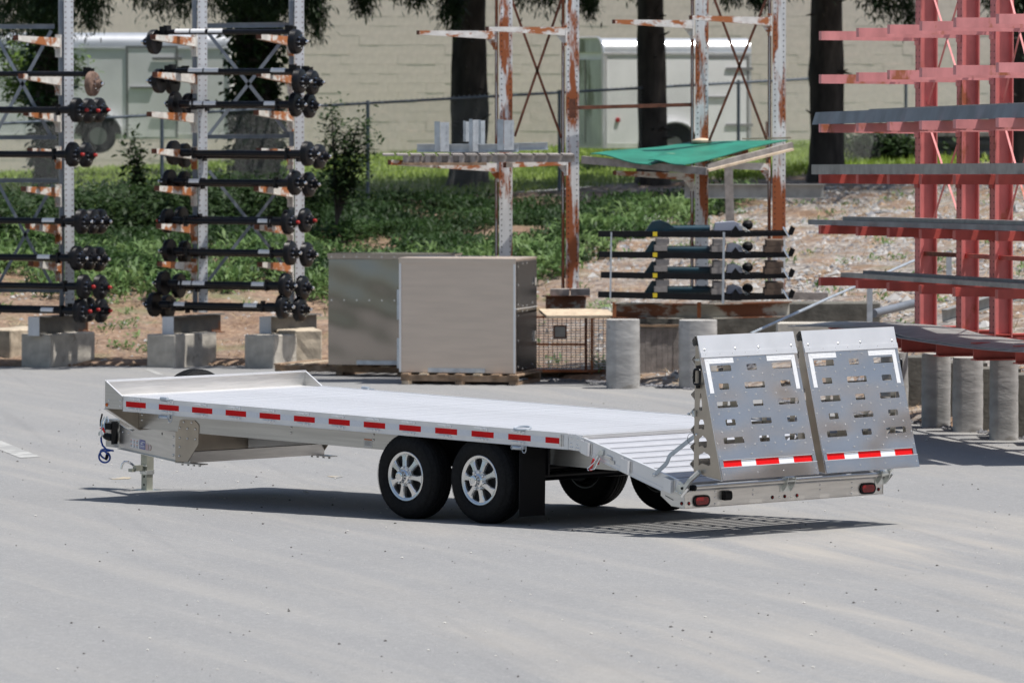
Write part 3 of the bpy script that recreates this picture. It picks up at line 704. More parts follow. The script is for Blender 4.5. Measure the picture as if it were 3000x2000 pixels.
# jack
jx, jy = -1.12, 1.29
jk = T(); s = .044; jk.box(jx-s, jx+s, jy-s, jy+s, .03, .50); jk.build('jack_tube', M['zincdull'], tr)
jl = T(); s = .039; jl.box(jx-s, jx+s, jy-s, jy+s, -.131, .03); o = jl.build('jack_leg', M['zincdull'], tr)
m = T()
for z in (0., -.08): m.cyl((jx, jy-s-.0015, z), (jx, jy-s+.002, z), .011, n=12)
m.build('pin_hole', M['dark'], o).matrix_parent_inverse.identity()
m = T(); s = .048; m.box(jx-s, jx+s, jy-s, jy+s, .022, .062); m.build('jack_collar', M['zinc'], tr)
m = T(); s = .098; m.prism([(jx-s,jy-s,-.136),(jx+s,jy-s,-.136),(jx+s,jy+s,-.136),(jx-s,jy+s,-.136)], (0,0,.006)); m.build('jack_foot', M['zinc'], tr)
m = T(); m.obox((jx-.01, jy-.10, .085), (.05,.11,.055)); m.obox((jx-.03, jy-.17, .065), (.05,.05,.03)); m.build('pin_housing', M['zincdull'], tr)
m = T(); m.tube([(jx-.02, jy-.13, .085),(jx-.035, jy-.16, .12),(jx-.06, jy-.19, .145),(jx-.095, jy-.21, .145),(jx-.115, jy-.22, .12),(jx-.125, jy-.225, .075)], .011, 8); m.build('pull_pin', M['chrome'], tr, smooth=True)
m = T()
for z in (.055,.105): m.tube([(jx-.05, jy-.055, z),(jx, jy-.066, z),(jx+.05, jy-.055, z)], .008, 6)
m.build('pin_bracket', M['zinc'], tr, smooth=True)
# ------------------------------------------------------------ wheels (built round the origin, outer face to -y)
def make_wheel():
    w_ = bpy.data.objects.new('wheel', None); link(w_, tr)
    R = .389
    prof = [(.215,.012),(.222,.002),(.235,-.006),(.262,-.012),(.300,-.015),(.335,-.008),(.358,.006),(.370,.020),(.378,.034),
            (.384,.050),(.386,.060),(.380,.0605),(.380,.068),(.387,.0685),(.3885,.100),(.382,.1005),(.382,.108),(.389,.1085),(.389,.130),(.382,.1305),(.382,.138),(.3885,.1385),(.387,.168),(.380,.1685),(.380,.176),(.386,.1765),
            (.384,.190),(.378,.206),(.366,.224),(.340,.240),(.300,.246),(.255,.240),(.225,.228),(.215,.220)]
    t = MB().lathe([(r, -y) for r, y in prof], n=64, closed=True).build('tyre', M['rubber'], w_, smooth=True)
    m = MB()
    for k in range(66):
        a = 2*PI*k/66
        for y0, y1, sk_ in ((.024,.058,.02),(.071,.098,-.02),(.111,.128,.015),(.141,.166,-.02),(.179,.214,.02)):
            r0 = .3835 if y0 < .03 or y1 > .2 else .3865; r1 = r0+.0045
            V = []
            for yy, da in ((y0, -.030-sk_), (y1, -.030+sk_), (y1, .030+sk_), (y0, .030-sk_)):
                dr = -.012 if yy in (.024, .214) else 0
                for rr in (r0+dr, r1+dr): V.append((rr*math.cos(a+da), yy, rr*math.sin(a+da)))
            m.add(V, [(1,3,5,7),(0,1,7,6),(0,2,3,1),(2,4,5,3),(4,6,7,5)])
    m.build('tread_blocks', M['rubber'], w_, kind='stuff', fix=False)
    m = MB()
    for r in (.232, .345): m.lathe([(r-.0015,.0125 if r > .3 else .006),(r,.0150 if r > .3 else .009),(r+.0015,.0125 if r > .3 else .006)], n=48)
    m.build('sidewall_ring', M['rubber'], w_, smooth=True)
    # rim: flange, barrel
    rp = [(.222,.008),(.224,0),(.219,-.004),(.211,-.002),(.200,.002),(.193,.010),(.192,.032)]
    rim = MB().lathe([(r, -y) for r, y in rp], n=48).build('rim', M['wheelalu'], w_, smooth=True)
    rp = [(.192,.032),(.194,.048),(.195,.10),(.198,.20),(.212,.224),(.222,.226)]
    MB().lathe([(r, -y) for r, y in rp], n=48).build('rim_barrel', bpy.data.materials.get('dark_barrel_metal') or mat('dark_barrel_metal', (.16,.16,.16), .4, .6), w_, smooth=True)
    MB().lathe([(.1955,-.060),(.180,-.062),(.06,-.075),(0,-.075)], n=32).build('brake_drum', M['wheeldark'], w_, smooth=True)
    sp = MB()
    for k in range(7):
        a = 2*PI*k/7+.22; ca, sa = math.cos(a), math.sin(a)
        def q(r, w, y): return (r*ca-w*sa, y, r*sa+w*ca)
        V = []
        for r, w, y in ((.050,.030,.000),(.095,.023,.002),(.140,.023,.008),(.175,.031,.014),(.196,.052,.016)):
            V += [q(r,-w,y), q(r,-w*.70,y-.012), q(r,w*.70,y-.012), q(r,w,y), q(r,w*1.0,y+.028), q(r,-w*1.0,y+.028)]
        F = []
        for j in range(4): F += [(j*6+i, j*6+(i+1) % 6, (j+1)*6+(i+1) % 6, (j+1)*6+i) for i in range(6)]
        F += [(5,4,3,2,1,0), tuple(24+i for i in range(6))]
        s_ = MB().add(V, F).build('spoke', M['wheelalu'], w_, smooth=False)
    MB().lathe([(0,.0),(.078,.0),(.080,.004),(.092,.010),(.094,-.012)][::-1], n=24).build('hub_face', M['wheelalu'], w_, smooth=True)
    hc = MB().lathe([(.060,0),(.060,.028),(.048,.036),(.047,.074),(.044,.082),(.030,.086),(.029,.083),(0,.083)], n=28).build('hub_cap', M['chrome'], w_, smooth=True)
    MB().lathe([(.026,.0835),(.026,.0850),(0,.0850)], n=20).build('cap_disc', M['wheelalu'], w_, smooth=True)
    nut = MB().lathe([(.0125,0),(.0125,.030),(.008,.036),(0,.038)], n=8).mesh('lug_nut', M['chrome'], True)
    for k in range(8):
        a = 2*PI*(k+.5)/8; o = bpy.data.objects.new('lug_nut', nut); link(o, w_); o.location = (.079*math.cos(a), -.004, .079*math.sin(a))
    MB().cyl((-.170,.03,.01),(-.178,-.004,.012),.0065,n=8).build('valve_stem', M['blackplastic'], w_)
    return w_
wh = make_wheel(); XA = (3.725, 4.658); ZA = (.377, .401)
wh.location = (XA[0]-4, .022, ZA[0]); wh.rotation_euler = (0, .3, 0)
dup(wh, (XA[1]-4, .022, ZA[1]), rot=(0, -.15, 0))
for i in (0, 1): dup(wh, (XA[i]-4, W-.022, ZA[i]), rot=(0, .5*i, PI))
sw = dup(wh, (-.575-4, 1.30, .680), rot=(0, 0, -PI/2)); sw.name = 'spare_wheel'
T().box(-.290, -.284, .73, 1.84, .285, .5395).build('front_lower_panel', M['ramp_in'], tr)
T().bar((-.40, 1.30, .50), (-.292, 1.30, .80), .08, .03).build('spare_carrier', M['alu_side'], tr)
for i in (0, 1):
    T().cyl((XA[i], .20, ZA[i]), (XA[i], W-.20, ZA[i]), .044, n=14).build('axle_tube', M['black'], tr, smooth=True)
    for sd in (0, 1):
        m = T()
        for k in range(4): m.tube([(XA[i]-.38+.06*k, fy(.455, sd), ZA[i]+.13), (XA[i], fy(.455, sd), ZA[i]+.07-.012*k), (XA[i]+.38-.06*k, fy(.455, sd), ZA[i]+.13)], .012, 6)
        m.box(XA[i]-.05, XA[i]+.05, *sorted((fy(.42, sd), fy(.49, sd))), ZA[i]-.05, ZA[i]+.08)
        m.build('leaf_spring', M['black'], tr)
        T().lathe([(.165,0),(.165,.05),(.15,.07),(.05,.075)], (XA[i], fy(.25, sd), ZA[i]), (0, 1 if not sd else -1, 0), 24).build('brake_backing_plate', M['black'], tr, smooth=True)
        T().lathe([(.198,.0),(.19,.04),(.12,.07),(.09,.10),(.06,.13)], (XA[i], fy(.235, sd), ZA[i]), (0, -1 if not sd else 1, 0), 28).build('inner_wheel_dish', mat('black_steel_wheel', (.03,.03,.032), .35) if i == 0 and sd == 0 else bpy.data.materials['black_steel_wheel'], tr, smooth=True)
for sd in (0, 1):
    T().box(4.14, 4.24, *sorted((fy(.425, sd), fy(.50, sd))), .40, .56).build('equaliser_hanger', M['black'], tr)
    T().box(5.150, 5.158, *sorted((fy(.022, sd), fy(.345, sd))), .11, .742).build('mud_flap', M['blackplastic'], tr)
    T().box(3.25, 5.14, *sorted((fy(.40, sd), fy(.417, sd))), .46, .80).build('inner_fender', M['black'], tr)
T().box(3.22, 5.13, .06, W-.06, .815, .822).build('fender_top', M['black'], tr)
# warning sticker on the beam
st = T().box(2.778, 2.882, .4185, .4195, .566, .640).build('warning_sticker', M['sticker'], tr)
T().box(2.780, 2.880, .4172, .418, .628, .639).build('sticker_heading', M['stickorange'], tr)
m = T()
for r in range(8): m.box(2.786, 2.874-.02*(r % 3 == 2), .4174, .418, .618-r*.0055, .6205-r*.0055)
m.build('sticker_text', mat('grey_print', (.35,.35,.36), .6), tr, fix=False)
# ------------------------------------------------------------ sloping tail
for sd in (0, 1):
    y = fy(.005, sd); s = .006 if not sd else -.006; ax = (0, -1 if not sd else 1, 0); o_ = -1 if not sd else 1
    T().prism([(x, y, z) for x, z in ((5.765,.878),(5.86,.878),(5.948,.855),(7.075,.562),(7.160,.50),(7.160,.44),(6.882,.462),(6.168,.664),(5.905,.738),(5.765,.744))], (0,s,0)).build('tail_side_rail', M['rail'], tr)
    T().prism([(x, y+o_*.003, z) for x, z in ((5.775,.868),(5.852,.868),(5.935,.846),(5.898,.745),(5.775,.750))], (0,s*.5,0)).build('splice_plate', M['rail'], tr)
    bolts([(x, y+o_*.003, z) for x, z in ((5.80,.848),(5.88,.842),(5.798,.80),(5.775+.015,.765),(5.815,.765),(5.87,.79),(5.86,.762),(5.885,.757))], .009, .006, ax).build('splice_bolts', M['bolt'], tr, smooth=True)
    m = T(); y0, y1 = sorted((fy(-.006, sd), fy(.004, sd))); m.box(5.665, 5.685, y0, y1, .765, .868); m.build('rail_end_stop', M['alu'], tr)
    T().tube([(5.70, fy(-.002, sd), z) for z in (.77,.80,.83,.865)], .005, 6).build('weld_bead', M['alu'], tr, smooth=True)
    m = T()
    for a, b, z in (((5.948,.857),(7.075,.564),0),): m.bar((a[0], fy(.012, sd), a[1]), (b[0], fy(.012, sd), b[1]), .026, .004)
    for a, b in (((6.168,.664),(6.882,.462)),((5.905,.738),(6.168,.664))): m.bar((a[0], fy(.016, sd), a[1]-.002), (b[0], fy(.016, sd), b[1]-.002), .034, .005); m.bar((a[0]+.03, fy(.003, sd), a[1]+.02), (b[0]+.02, fy(.003, sd), b[1]+.022), .004, .006)
    m.build('tail_rail_lip', M['rail'], tr)
    for xa in (5.953, 6.432, 6.944):
        xb = xa+.085; za, zb = .855-(xa-5.948)*.26, .855-(xb-5.948)*.26; D_ = .036; t_ = .004
        y_ = fy(-D_, sd)
        m = T(); f = lambda x, yy, z: (x, fy(yy, sd), z)
        m.prism([f(xa,-D_,za-.012), f(xb,-D_,zb-.012), f(xb,-D_,zb-.128), f(xa,-D_,za-.128)], (0, t_ if not sd else -t_, 0))
        for x, z in ((xa, za), (xb-t_, zb)): m.prism([f(x,-D_+t_,z-.012), f(x,.004,z-.012), f(x,.004,z-.128), f(x,-D_+t_,z-.128)], (t_,0,0))
        m.build('stake_pocket', M['rail'], tr)
        T().tube([(xb+.010, fy(-.001, sd), zb-.018-.02*i) for i in range(6)], .0055, 6).build('weld_bead', M['alu'], tr, smooth=True)
    # corner plate at the tail
    T().prism([(x, fy(.0, sd), z) for x, z in ((6.880,.462),(6.880,.417),(7.008,.336),(7.165,.326),(7.165,.452),(6.98,.47))], (0,s*.8,0)).build('tail_corner_plate', M['alu'], tr)
    m = T(); m.bar((6.935, fy(-.001, sd), .422), (7.03, fy(-.001, sd), .388), .003, .005); m.build('plate_slot', M['dark'], tr)
    T().lathe([(.0165,0),(.016,.005),(.012,.006)], (7.128, fy(0, sd), .366), ax, 12).build('lamp_grommet', M['blackplastic'], tr, smooth=True)
    T().lathe([(.011,.004),(.009,.010),(0,.013)], (7.128, fy(0, sd), .366), ax, 10).build('side_marker_lamp', M['lampred'], tr, smooth=True)
    # hinge bracket and arm
    m = T(); y = fy(-.012, sd)
    m.prism([(x, y, z) for x, z in ((7.047,.457),(7.100,.556),(7.118,.556),(7.188,.511),(7.152,.432))], (0, .005*(-o_), 0)); m.build('hinge_plate', M['zinc'], tr)
    bolts([(x, y, z) for x, z in ((7.075,.466),(7.108,.528),(7.120,.452))], .009, .006, ax).build('hinge_bolts', M['bolt'], tr, smooth=True)
    T().cyl((7.165, fy(-.02, sd), .500), (7.165, fy(-.045, sd), .500), .012, n=10).build('hinge_pivot', M['dark'], tr)
    m = T(); y = fy(-.022, sd)
    m.bar((7.165, y, .435), (7.185, y, .505), .006, .035, (0,1,0)); m.bar((7.185, y, .505), (7.245, y, .575), .03, .036); m.bar((7.245, y, .575), (7.352, y, .655), .03, .036)
    m.build('hinge_arm', M['zinc'], tr)
    m = T(); m.bar((7.16, y+o_*.017, .425), (7.235, y+o_*.017, .50), .004, .02); m.bar((7.252, y+o_*.017, .592), (7.345, y+o_*.017, .662), .004, .010); m.build('arm_rib', M['chrome'], tr)
    # folding brace
    y = fy(-.012, sd); yt = fy(.02, sd)
    P = [(6.816,y,.593),(6.955,y,.700),(6.99,y,.768),(7.168,yt,.899),(7.285,yt,.972)]
    m = T()
    for a, b in zip(P, P[1:]): m.bar(a, b, .008, .036, (0,0,1))
    m.cyl(P[0], (P[0][0], fy(-.022, sd), P[0][2]), .020, n=12); m.build('ramp_brace', M['galv'], tr)
    bolts([P[0][:1]+(fy(-.02, sd),)+P[0][2:], (7.28, fy(.008, sd), .965)], .012, .008, ax).build('brace_bolts', M['bolt'], tr, smooth=True)
    m = T(); m.tube([(7.23+.05*math.cos(t), fy(.004, sd), .925+.05*math.sin(t)) for t in np.linspace(.6, 5.6, 14)], .002, 5); m.build('safety_wire', M['blackplastic'], tr)
# latch with red grips, and its catch, on the near rail
m = T(); m.obox((6.178,-.014,.742),(.036,.02,.05)); m.bar((6.17,-.02,.745),(6.135,-.03,.69),.012,.03); m.build('latch_body', M['zinc'], tr)
m = T(); m.tube([(6.16,-.035,.72),(6.125,-.045,.655),(6.05,-.05,.600),(6.058,-.05,.585),(6.13,-.045,.60),(6.185,-.035,.70)], .005, 6); m.build('latch_bail', M['chrome'], tr, smooth=True)
T().bar((6.115,-.035,.685),(6.085,-.04,.61),.012,.024).build('red_grip', M['redgrip'], tr)
T().cyl((6.083,-.04,.61),(6.078,-.04,.585),.011,.016,n=10).build('red_grip', M['redgrip'], tr, smooth=True)
T().bar((6.165,-.030,.685),(6.160,-.03,.640),.01,.014).build('red_grip', M['redgrip'], tr)
m = T(); m.bar((6.225,-.010,.714),(6.29,-.010,.700),.018,.022); m.bar((6.285,-.004,.70),(6.292,-.004,.665),.014,.006); m.obox((6.30,-.004,.665),(.05,.008,.03)); m.build('latch_catch', M['alu'], tr)
# tail floor planks with gaps, and the stringers under them
sx, sz_, ex, ez = 5.945, .838, 7.13, .530
L_ = math.hypot(ex-sx, ez-sz_); ux, uz = (ex-sx)/L_, (ez-sz_)/L_; n9 = 9; pp = L_/n9
pr = [(0,-.026),(0,.004),(pp*.06,.008),(pp*.25,.008),(pp*.29,.004),(pp*.57,-.010),(pp*.59,-.014),(pp*.59,-.034),(pp*.56,-.034),(pp*.56,-.016),(pp*.28,-.004),(.005,-.004),(.005,-.026)]
m = T(); m.prism([(sx+a*ux-c*uz, .014, sz_+a*uz+c*ux) for a, c in pr], (0, W-.028, 0)); tp_ = m.mesh('tail_floor_plank', M['tailfloor'])
for i in range(n9):
    o = bpy.data.objects.new('tail_floor_plank', tp_); link(o, tr); o.location = (i*pp*ux, 0, i*pp*uz)
for y in (.06, .45, 1.289, 2.13, W-.06):
    T().bar((sx-.05, y, sz_-.07), (ex, y, ez-.07), .05, .085).build('tail_stringer', M['alu_side'], tr)
# tail beam, pipe, lamps
m = T(); m.box(7.150, 7.160, -.004, W+.004, .326, .462); m.box(7.10, 7.170, 0, W, .320, .3255); m.box(7.10, 7.156, .05, W-.05, .4625, .468); m.build('tail_beam', M['alu'], tr)
T().cyl((7.175, .105, .497), (7.175, W+.02, .497), .021, n=16).build('hinge_pipe', M['alu'], tr, smooth=True)
T().cyl((7.175, .085, .497), (7.175, .110, .497), .027, n=14).build('pipe_bush', M['blackplastic'], tr, smooth=True)
for y in (1.30, W-.03):
    m = T()
    for dy in (-.05, .05): m.prism([(7.160, y+dy-.003, .405),(7.160, y+dy-.003, .47),(7.19, y+dy-.003, .53),(7.23, y+dy-.003, .535),(7.21, y+dy-.003, .46)], (0,.006,0))
    m.box(7.160, 7.165, y-.085, y+.075, .408, .455); m.cyl((7.19,y-.06,.51),(7.19,y+.06,.51),.030,n=12); m.build('hinge_knuckle', M['zinc'], tr)
def stadium(cy, cz, hw, hh, n=8):
    r = hh; P = []
    for c, a0 in ((cy+hw-r, -90), (cy-hw+r, 90)):
        for i in range(n+1): t = math.radians(a0+180*i/n); P.append((c+r*math.cos(t), cz+r*math.sin(t)))
    return P
for cy in (.208, 2.365):
    T().prism([(7.160, y, z) for y, z in stadium(cy, .381, .104, .049)], (.014,0,0)).build('tail_lamp_surround', M['blackplastic'], tr)
    T().prism([(7.174, y, z) for y, z in stadium(cy, .381, .083, .033)], (.004,0,0)).build('tail_lamp', M['lampred'], tr)
m = T(); m.prism([(7.160, .468,.375),(7.160,.468,.455),(7.20,.468,.45),(7.21,.468,.43),(7.21,.468,.39),(7.195,.468,.372)], (0,.085,0)); m.build('licence_lamp', M['blackplastic'], tr)
for y in (.055, 1.12, 1.279, 1.439, 2.516):
    T().lathe([(.0165,0),(.016,.005),(.012,.006)], (7.160, y, .365), (1,0,0), 12).build('lamp_grommet', M['blackplastic'], tr, smooth=True)
    T().lathe([(.011,.004),(.009,.010),(0,.013)], (7.160, y, .365), (1,0,0), 10).build('rear_marker_lamp', M['lampred'], tr, smooth=True)
bolts([(7.160, y, z) for y, z in ((.02,.372),(.385,.45),(.385,.40),(.385,.347),(.87,.44),(.87,.40),(1.21,.362),(1.36,.362),(1.74,.44),(1.74,.40),(2.16,.44),(2.16,.395),(2.16,.35),(2.545,.372))], .0095, .007, (1,0,0)).build('tail_bolts', M['bolt'], tr, smooth=True)
# ------------------------------------------------------------ ramps
def rx(z): return 7.593-(z-.586)*.27
RN = Vector((1, 0, .27)).normalized()
def make_ramp(ya, yb, hx):
    rp = bpy.data.objects.new('ramp', None); link(rp, tr)
    w_ = yb-ya
    def fp(y, z, off=0): return Vector((rx(z), ya+y, z))+RN*off
    # frame matrix for plates drawn in (y, z) on the slanted face
    def onface(m, off):
        m.v = [tuple(fp(a, b, off+c)) for a, b, c in m.v]; r = T(); r.v = m.v; r.f = m.f; return r
    holes = []
    zr = (1.527, 1.374, 1.222, 1.071, .920); hh = .026
    for i, z in enumerate(zr):
        for a, b in (((.100,.358),(.557,.683),(.880,1.138)) if i % 2 == 0 else ((.166,.291),(.490,.747),(.950,1.076))): holes.append(rrect(a, b, z-hh, z+hh, .011))
    onface(holed([(0,.760),(w_,.760),(w_,1.632),(0,1.632)], holes, .004), 0).build('ramp_sheet', M['ramp'], rp)
    m = T(); m.prism([fp(.0,1.625,.003), fp(w_,1.625,.003), fp(w_,1.808,.003), fp(0,1.808,.003)], RN*.004)
    m.prism([fp(.0,1.622,.0075), fp(w_,1.622,.0075), fp(w_,1.668,.0075), fp(0,1.668,.0075)], RN*.004)
    m.build('cap_extrusion', M['rail'], rp)
    m = T(); P = [(rx(1.808),1.808),(7.248,1.808),(7.212,1.768),(7.225,1.722),(7.285,1.715)]
    for (a, b), (c, d) in zip(P, P[1:]): m.bar((a, ya, b), (a, yb, b), .003, .003); m.add([(a,ya,b),(a,yb,b),(c,yb,d),(c,ya,d)], [(0,1,2,3)])
    m.build('cap_hook', M['alu'], rp, fix=False)
    # lower reflective recess and toe panel
    m = T(); m.prism([fp(0,.696,-.010), fp(w_,.696,-.010), fp(w_,.7595,-.010), fp(0,.7595,-.010)], RN*.003); m.build('tape_recess', M['ramp_in'], rp)
    for a, b in ((0,.045),(w_-.045,w_)): T().prism([fp(a,.699,.0), fp(b,.699,.0), fp(b,.757,.0), fp(a,.757,.0)], RN*.003).build('recess_end', M['ramp'], rp)
    m = T(); m.prism([fp(0,.590,.003), fp(w_,.590,.003), fp(w_,.697,.003), fp(0,.697,.003)], RN*.004); m.build('toe_panel', M['ramp'], rp)
    m = T(); m.prism([fp(0,.695,.008), fp(w_,.695,.008), fp(w_,.700,.008), fp(0,.700,.008)], RN*.003); m.prism([fp(.045,.757,.004), fp(w_-.045,.757,.004), fp(w_-.045,.761,.004), fp(.045,.761,.004)], RN*.003); m.build('toe_lip', M['rail'], rp)
    y = .048; T0 = w_-.096
    for i, fr in enumerate((.206,.162,.261,.167,.204)):
        m = T(); m.prism([fp(y,.701,-.006), fp(y+fr*T0-.001,.701,-.006), fp(y+fr*T0-.001,.754,-.006), fp(y,.754,-.006)], RN*.001)
        m.build('red_tape_strip' if i % 2 == 0 else 'white_tape_strip', M['red'] if i % 2 == 0 else M['whitetape'], rp); y += fr*T0
    # L-shaped silver grip strips with fine ridges
    for mir in (0, 1):
        m = T(); f = (lambda y: y) if not mir else (lambda y: w_-y)
        for i in range(4):
            a, b = .040+i*.0125, .040+i*.0125+.0105; za = 1.322; zb = 1.618-i*.0125
            m.prism([fp(f(a),za,.002), fp(f(b),za,.002), fp(f(b),zb,.002), fp(f(a),zb,.002)], RN*.0025)
            m.prism([fp(f(b+.002),zb-.0105,.002), fp(f(.40),zb-.0105,.002), fp(f(.40),zb,.002), fp(f(b+.002),zb,.002)], RN*.0025)
        m.build('silver_grip_strip', M['greytape'], rp)
    # rivets
    m = T()
    for i, z in enumerate((1.595,1.452,1.298,1.147,.996,.862)):
        for j in range(9 if i else 3):
            yy = .10+j*(w_-.20)/8 if i else (.46, .60, .745)[j]
            zz = z+(.016 if j % 2 else -.004); m.ball(fp(yy, zz, .003), .0075, 6)
    for z in (1.50,1.30,1.10,.90,.79):
        for yy in (.018, w_-.018): m.ball(fp(yy, z, .003), .007, 6)
    for z, ys in ((.800,(.42,.80)),(.640,(.03,.45,.78,w_-.03)),(1.650,(.06,.24,.40,.56,.72,.96,w_-.05))):
        for yy in ys: m.ball(fp(yy, z, .008), .007, 6)
    m.build('sheet_rivets', M['bolt'], rp, kind='stuff', smooth=True, fix=False)
    bolts([fp(yy, 1.690, .007) for yy in (.06,.45,.745,w_-.06)], .011, .008, tuple(RN)).build('cap_bolts', M['bolt'], rp, smooth=True)
    # side plates with cut-outs
    out = [(7.252,.644),(7.300,.640),(7.412,.612),(7.583,.590),(rx(1.72)-.003,1.72),(7.262,1.73),(7.252,1.715)]
    H = [[(7.306,1.175),(7.328,1.170),(7.343,1.178),(7.339,1.225),(7.326,1.318),(7.314,1.318),(7.309,1.26)],
         [(7.304,1.015),(7.330,1.022),(7.354,1.012),(7.368,1.018),(7.366,1.070),(7.352,1.098),(7.318,1.098),(7.304,1.075)],
         [(7.305,.862),(7.345,.876),(7.376,.858),(7.402,.866),(7.398,.925),(7.385,.942),(7.350,.962),(7.308,.930)],
         [(7.308,.702),(7.350,.724),(7.425,.708),(7.446,.718),(7.440,.790),(7.420,.805),(7.370,.822),(7.308,.790)]]
    sides = []
    for y in (0, w_-.005):
        m = holed(out, H, .005); r = T(); r.v = [(a, ya+y+.0025+c, b) for a, b, c in m.v]; r.f = m.f
        sides.append(r.build('side_plate', M['ramp_in'], rp))
        m = T(); m.bar((7.585, ya+y+.002, .592), (rx(1.722), ya+y+.002, 1.722), .009, .004); m.bar((7.412, ya+y+.002, .611), (7.583, ya+y+.002, .589), .02, .004); m.build('side_lip', M['rail'], rp)
    for y in (.36, w_-.36):
        m = holed([(x, z) for x, z in out], H, .004); r = T(); r.v = [(a-.004, ya+y+c, b) for a, b, c in m.v]; r.f = m.f; r.build('inner_stringer', M['ramp_in'], rp)
    # V rungs on the deck side
    m = T(); t_ = .003
    pr = [(7.252,.045),(7.207,.004),(7.207,-.004),(7.252,-.045),(7.252,-.040),(7.211,-.003),(7.211,.003),(7.252,.040)]
    V = [(x, ya, z) for x, z in pr]; V2 = [(x, yb, z) for x, z in pr]; n_ = 8
    m.add(V+V2, [(i, (i+1) % n_, (i+1) % n_+n_, i+n_) for i in range(n_)]+[(0,1,6,7),(1,2,5,6),(2,3,4,5),(15,14,9,8),(14,13,10,9),(13,12,11,10)])
    rm = m.mesh('rung', M['alu'])
    for z in (1.604,1.453,1.305,1.153,1.003,.856,.710):
        o = bpy.data.objects.new('rung', rm); link(o, rp); o.location = (0, 0, z)
    m = T(); m.box(7.255, 7.40, ya+.006, yb-.006, .636, .640); m.build('ramp_foot_shelf', M['alu'], rp)
    if hx:
        s0 = sides[0 if hx == 1 else 1]; yo = (ya-.03) if hx == 1 else (yb+.03); sg = -1 if hx == 1 else 1
        m = T(); q = [(7.305,yo-sg*.024,1.556),(7.305,yo,1.545),(7.305,yo,1.53)]
        P = [(7.304+.036*math.copysign(abs(math.cos(t))**.45, math.cos(t)), yo, 1.461+.064*math.copysign(abs(math.sin(t))**.45, math.sin(t))) for t in np.linspace(0, 2*PI, 25)[:-1]]
        m.tube(P, .011, 8, True); m.obox((7.304, yo-sg*.012, 1.542), (.020,.03,.034)); m.obox((7.304, yo-sg*.012, 1.380), (.020,.03,.034))
        m.build('pull_handle', M['black'], rp, smooth=True)
        m = T(); m.obox((7.292, yo-sg*.022, 1.605), (.04,.014,.02)); m.cyl((7.262, yo-sg*.012, 1.605), (7.31, yo-sg*.012, 1.605), .005, n=6)
        m.obox((7.262, yo-sg*.015, 1.145), (.03,.02,.05)); m.tube([(7.215, yo, 1.138),(7.25, yo-sg*.005, 1.165),(7.275, yo-sg*.01, 1.12)], .006, 6); m.cyl((7.205, yo, 1.138), (7.225, yo, 1.138), .011, n=8)
        m.build('latch_bracket', M['zinc'], rp)
    return rp
make_ramp(.010, 1.236, 1)
make_ramp(1.336, 2.562, 2)
# ------------------------------------------------------------ racks and what stands on them
ARM = Vector((-.50, -.866, 0))                 # the grey racks' arms point towards us and left
def hole_discs(m, base, top, wdir, nrm, offs, pitch, r=.0095):
    """dark round openings in rows up a column face"""
    p = Vector(base); L = (Vector(top)-p).length; d = (Vector(top)-p).normalized(); k = 0
    while k*pitch < L-.05:
        for o in offs:
            c = p+d*(k*pitch+.04)+wdir*o
            V = [c+nrm*.002+(wdir*math.cos(2*PI*i/6)+d*math.sin(2*PI*i/6))*r for i in range(6)]; m.add(V, [tuple(range(6))])
        k += 1
def column(th, base, h, W_, D_, ang, mface, mside, name='column', pitch=.0745, edge=.052):
    """perforated rack column: broad plate towards us with a deeper channel behind its left edge"""
    c, s = math.cos(ang), math.sin(ang); wd = Vector((c, s, 0)); n = Vector((s, -c, 0))
    b = Vector(base); t = b+Vector((0,0,h))
    sw = .065 if mface is not M['rusty'] else .035
    m = MB(); m.prism([b-wd*(W_/2-sw)+n*D_/2, b+wd*W_/2+n*D_/2, b+wd*W_/2+n*(D_/2-.012), b-wd*(W_/2-sw)+n*(D_/2-.012)], (0,0,h))
    for sg in (-1, 1): e = wd*sg*(W_/2); m.prism([b+e-wd*.0, b+e-wd*sg*.012, b+e-wd*sg*.012-n*(D_/2), b+e-n*(D_/2)], (0,0,h))
    o = m.build(name, mface, th)
    m = MB(); hole_discs(m, b+n*D_/2, t+n*D_/2, wd, n, (-W_/2+sw+edge*.45, W_/2-edge*.45), pitch); m.build('column_holes', M['dark'] if mface is M['rusty'] else M['rust'], th, kind='stuff', fix=False)
    m = MB(); m.box(-W_/2-.002, -W_/2+sw-.004, -.05, .02, 0, h); m.box(-W_/2+sw*.45, -W_/2+sw*.55, -.056, -.0505, 0, h)
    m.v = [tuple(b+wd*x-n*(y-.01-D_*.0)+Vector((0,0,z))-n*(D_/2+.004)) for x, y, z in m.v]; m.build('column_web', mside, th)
    return wd, n
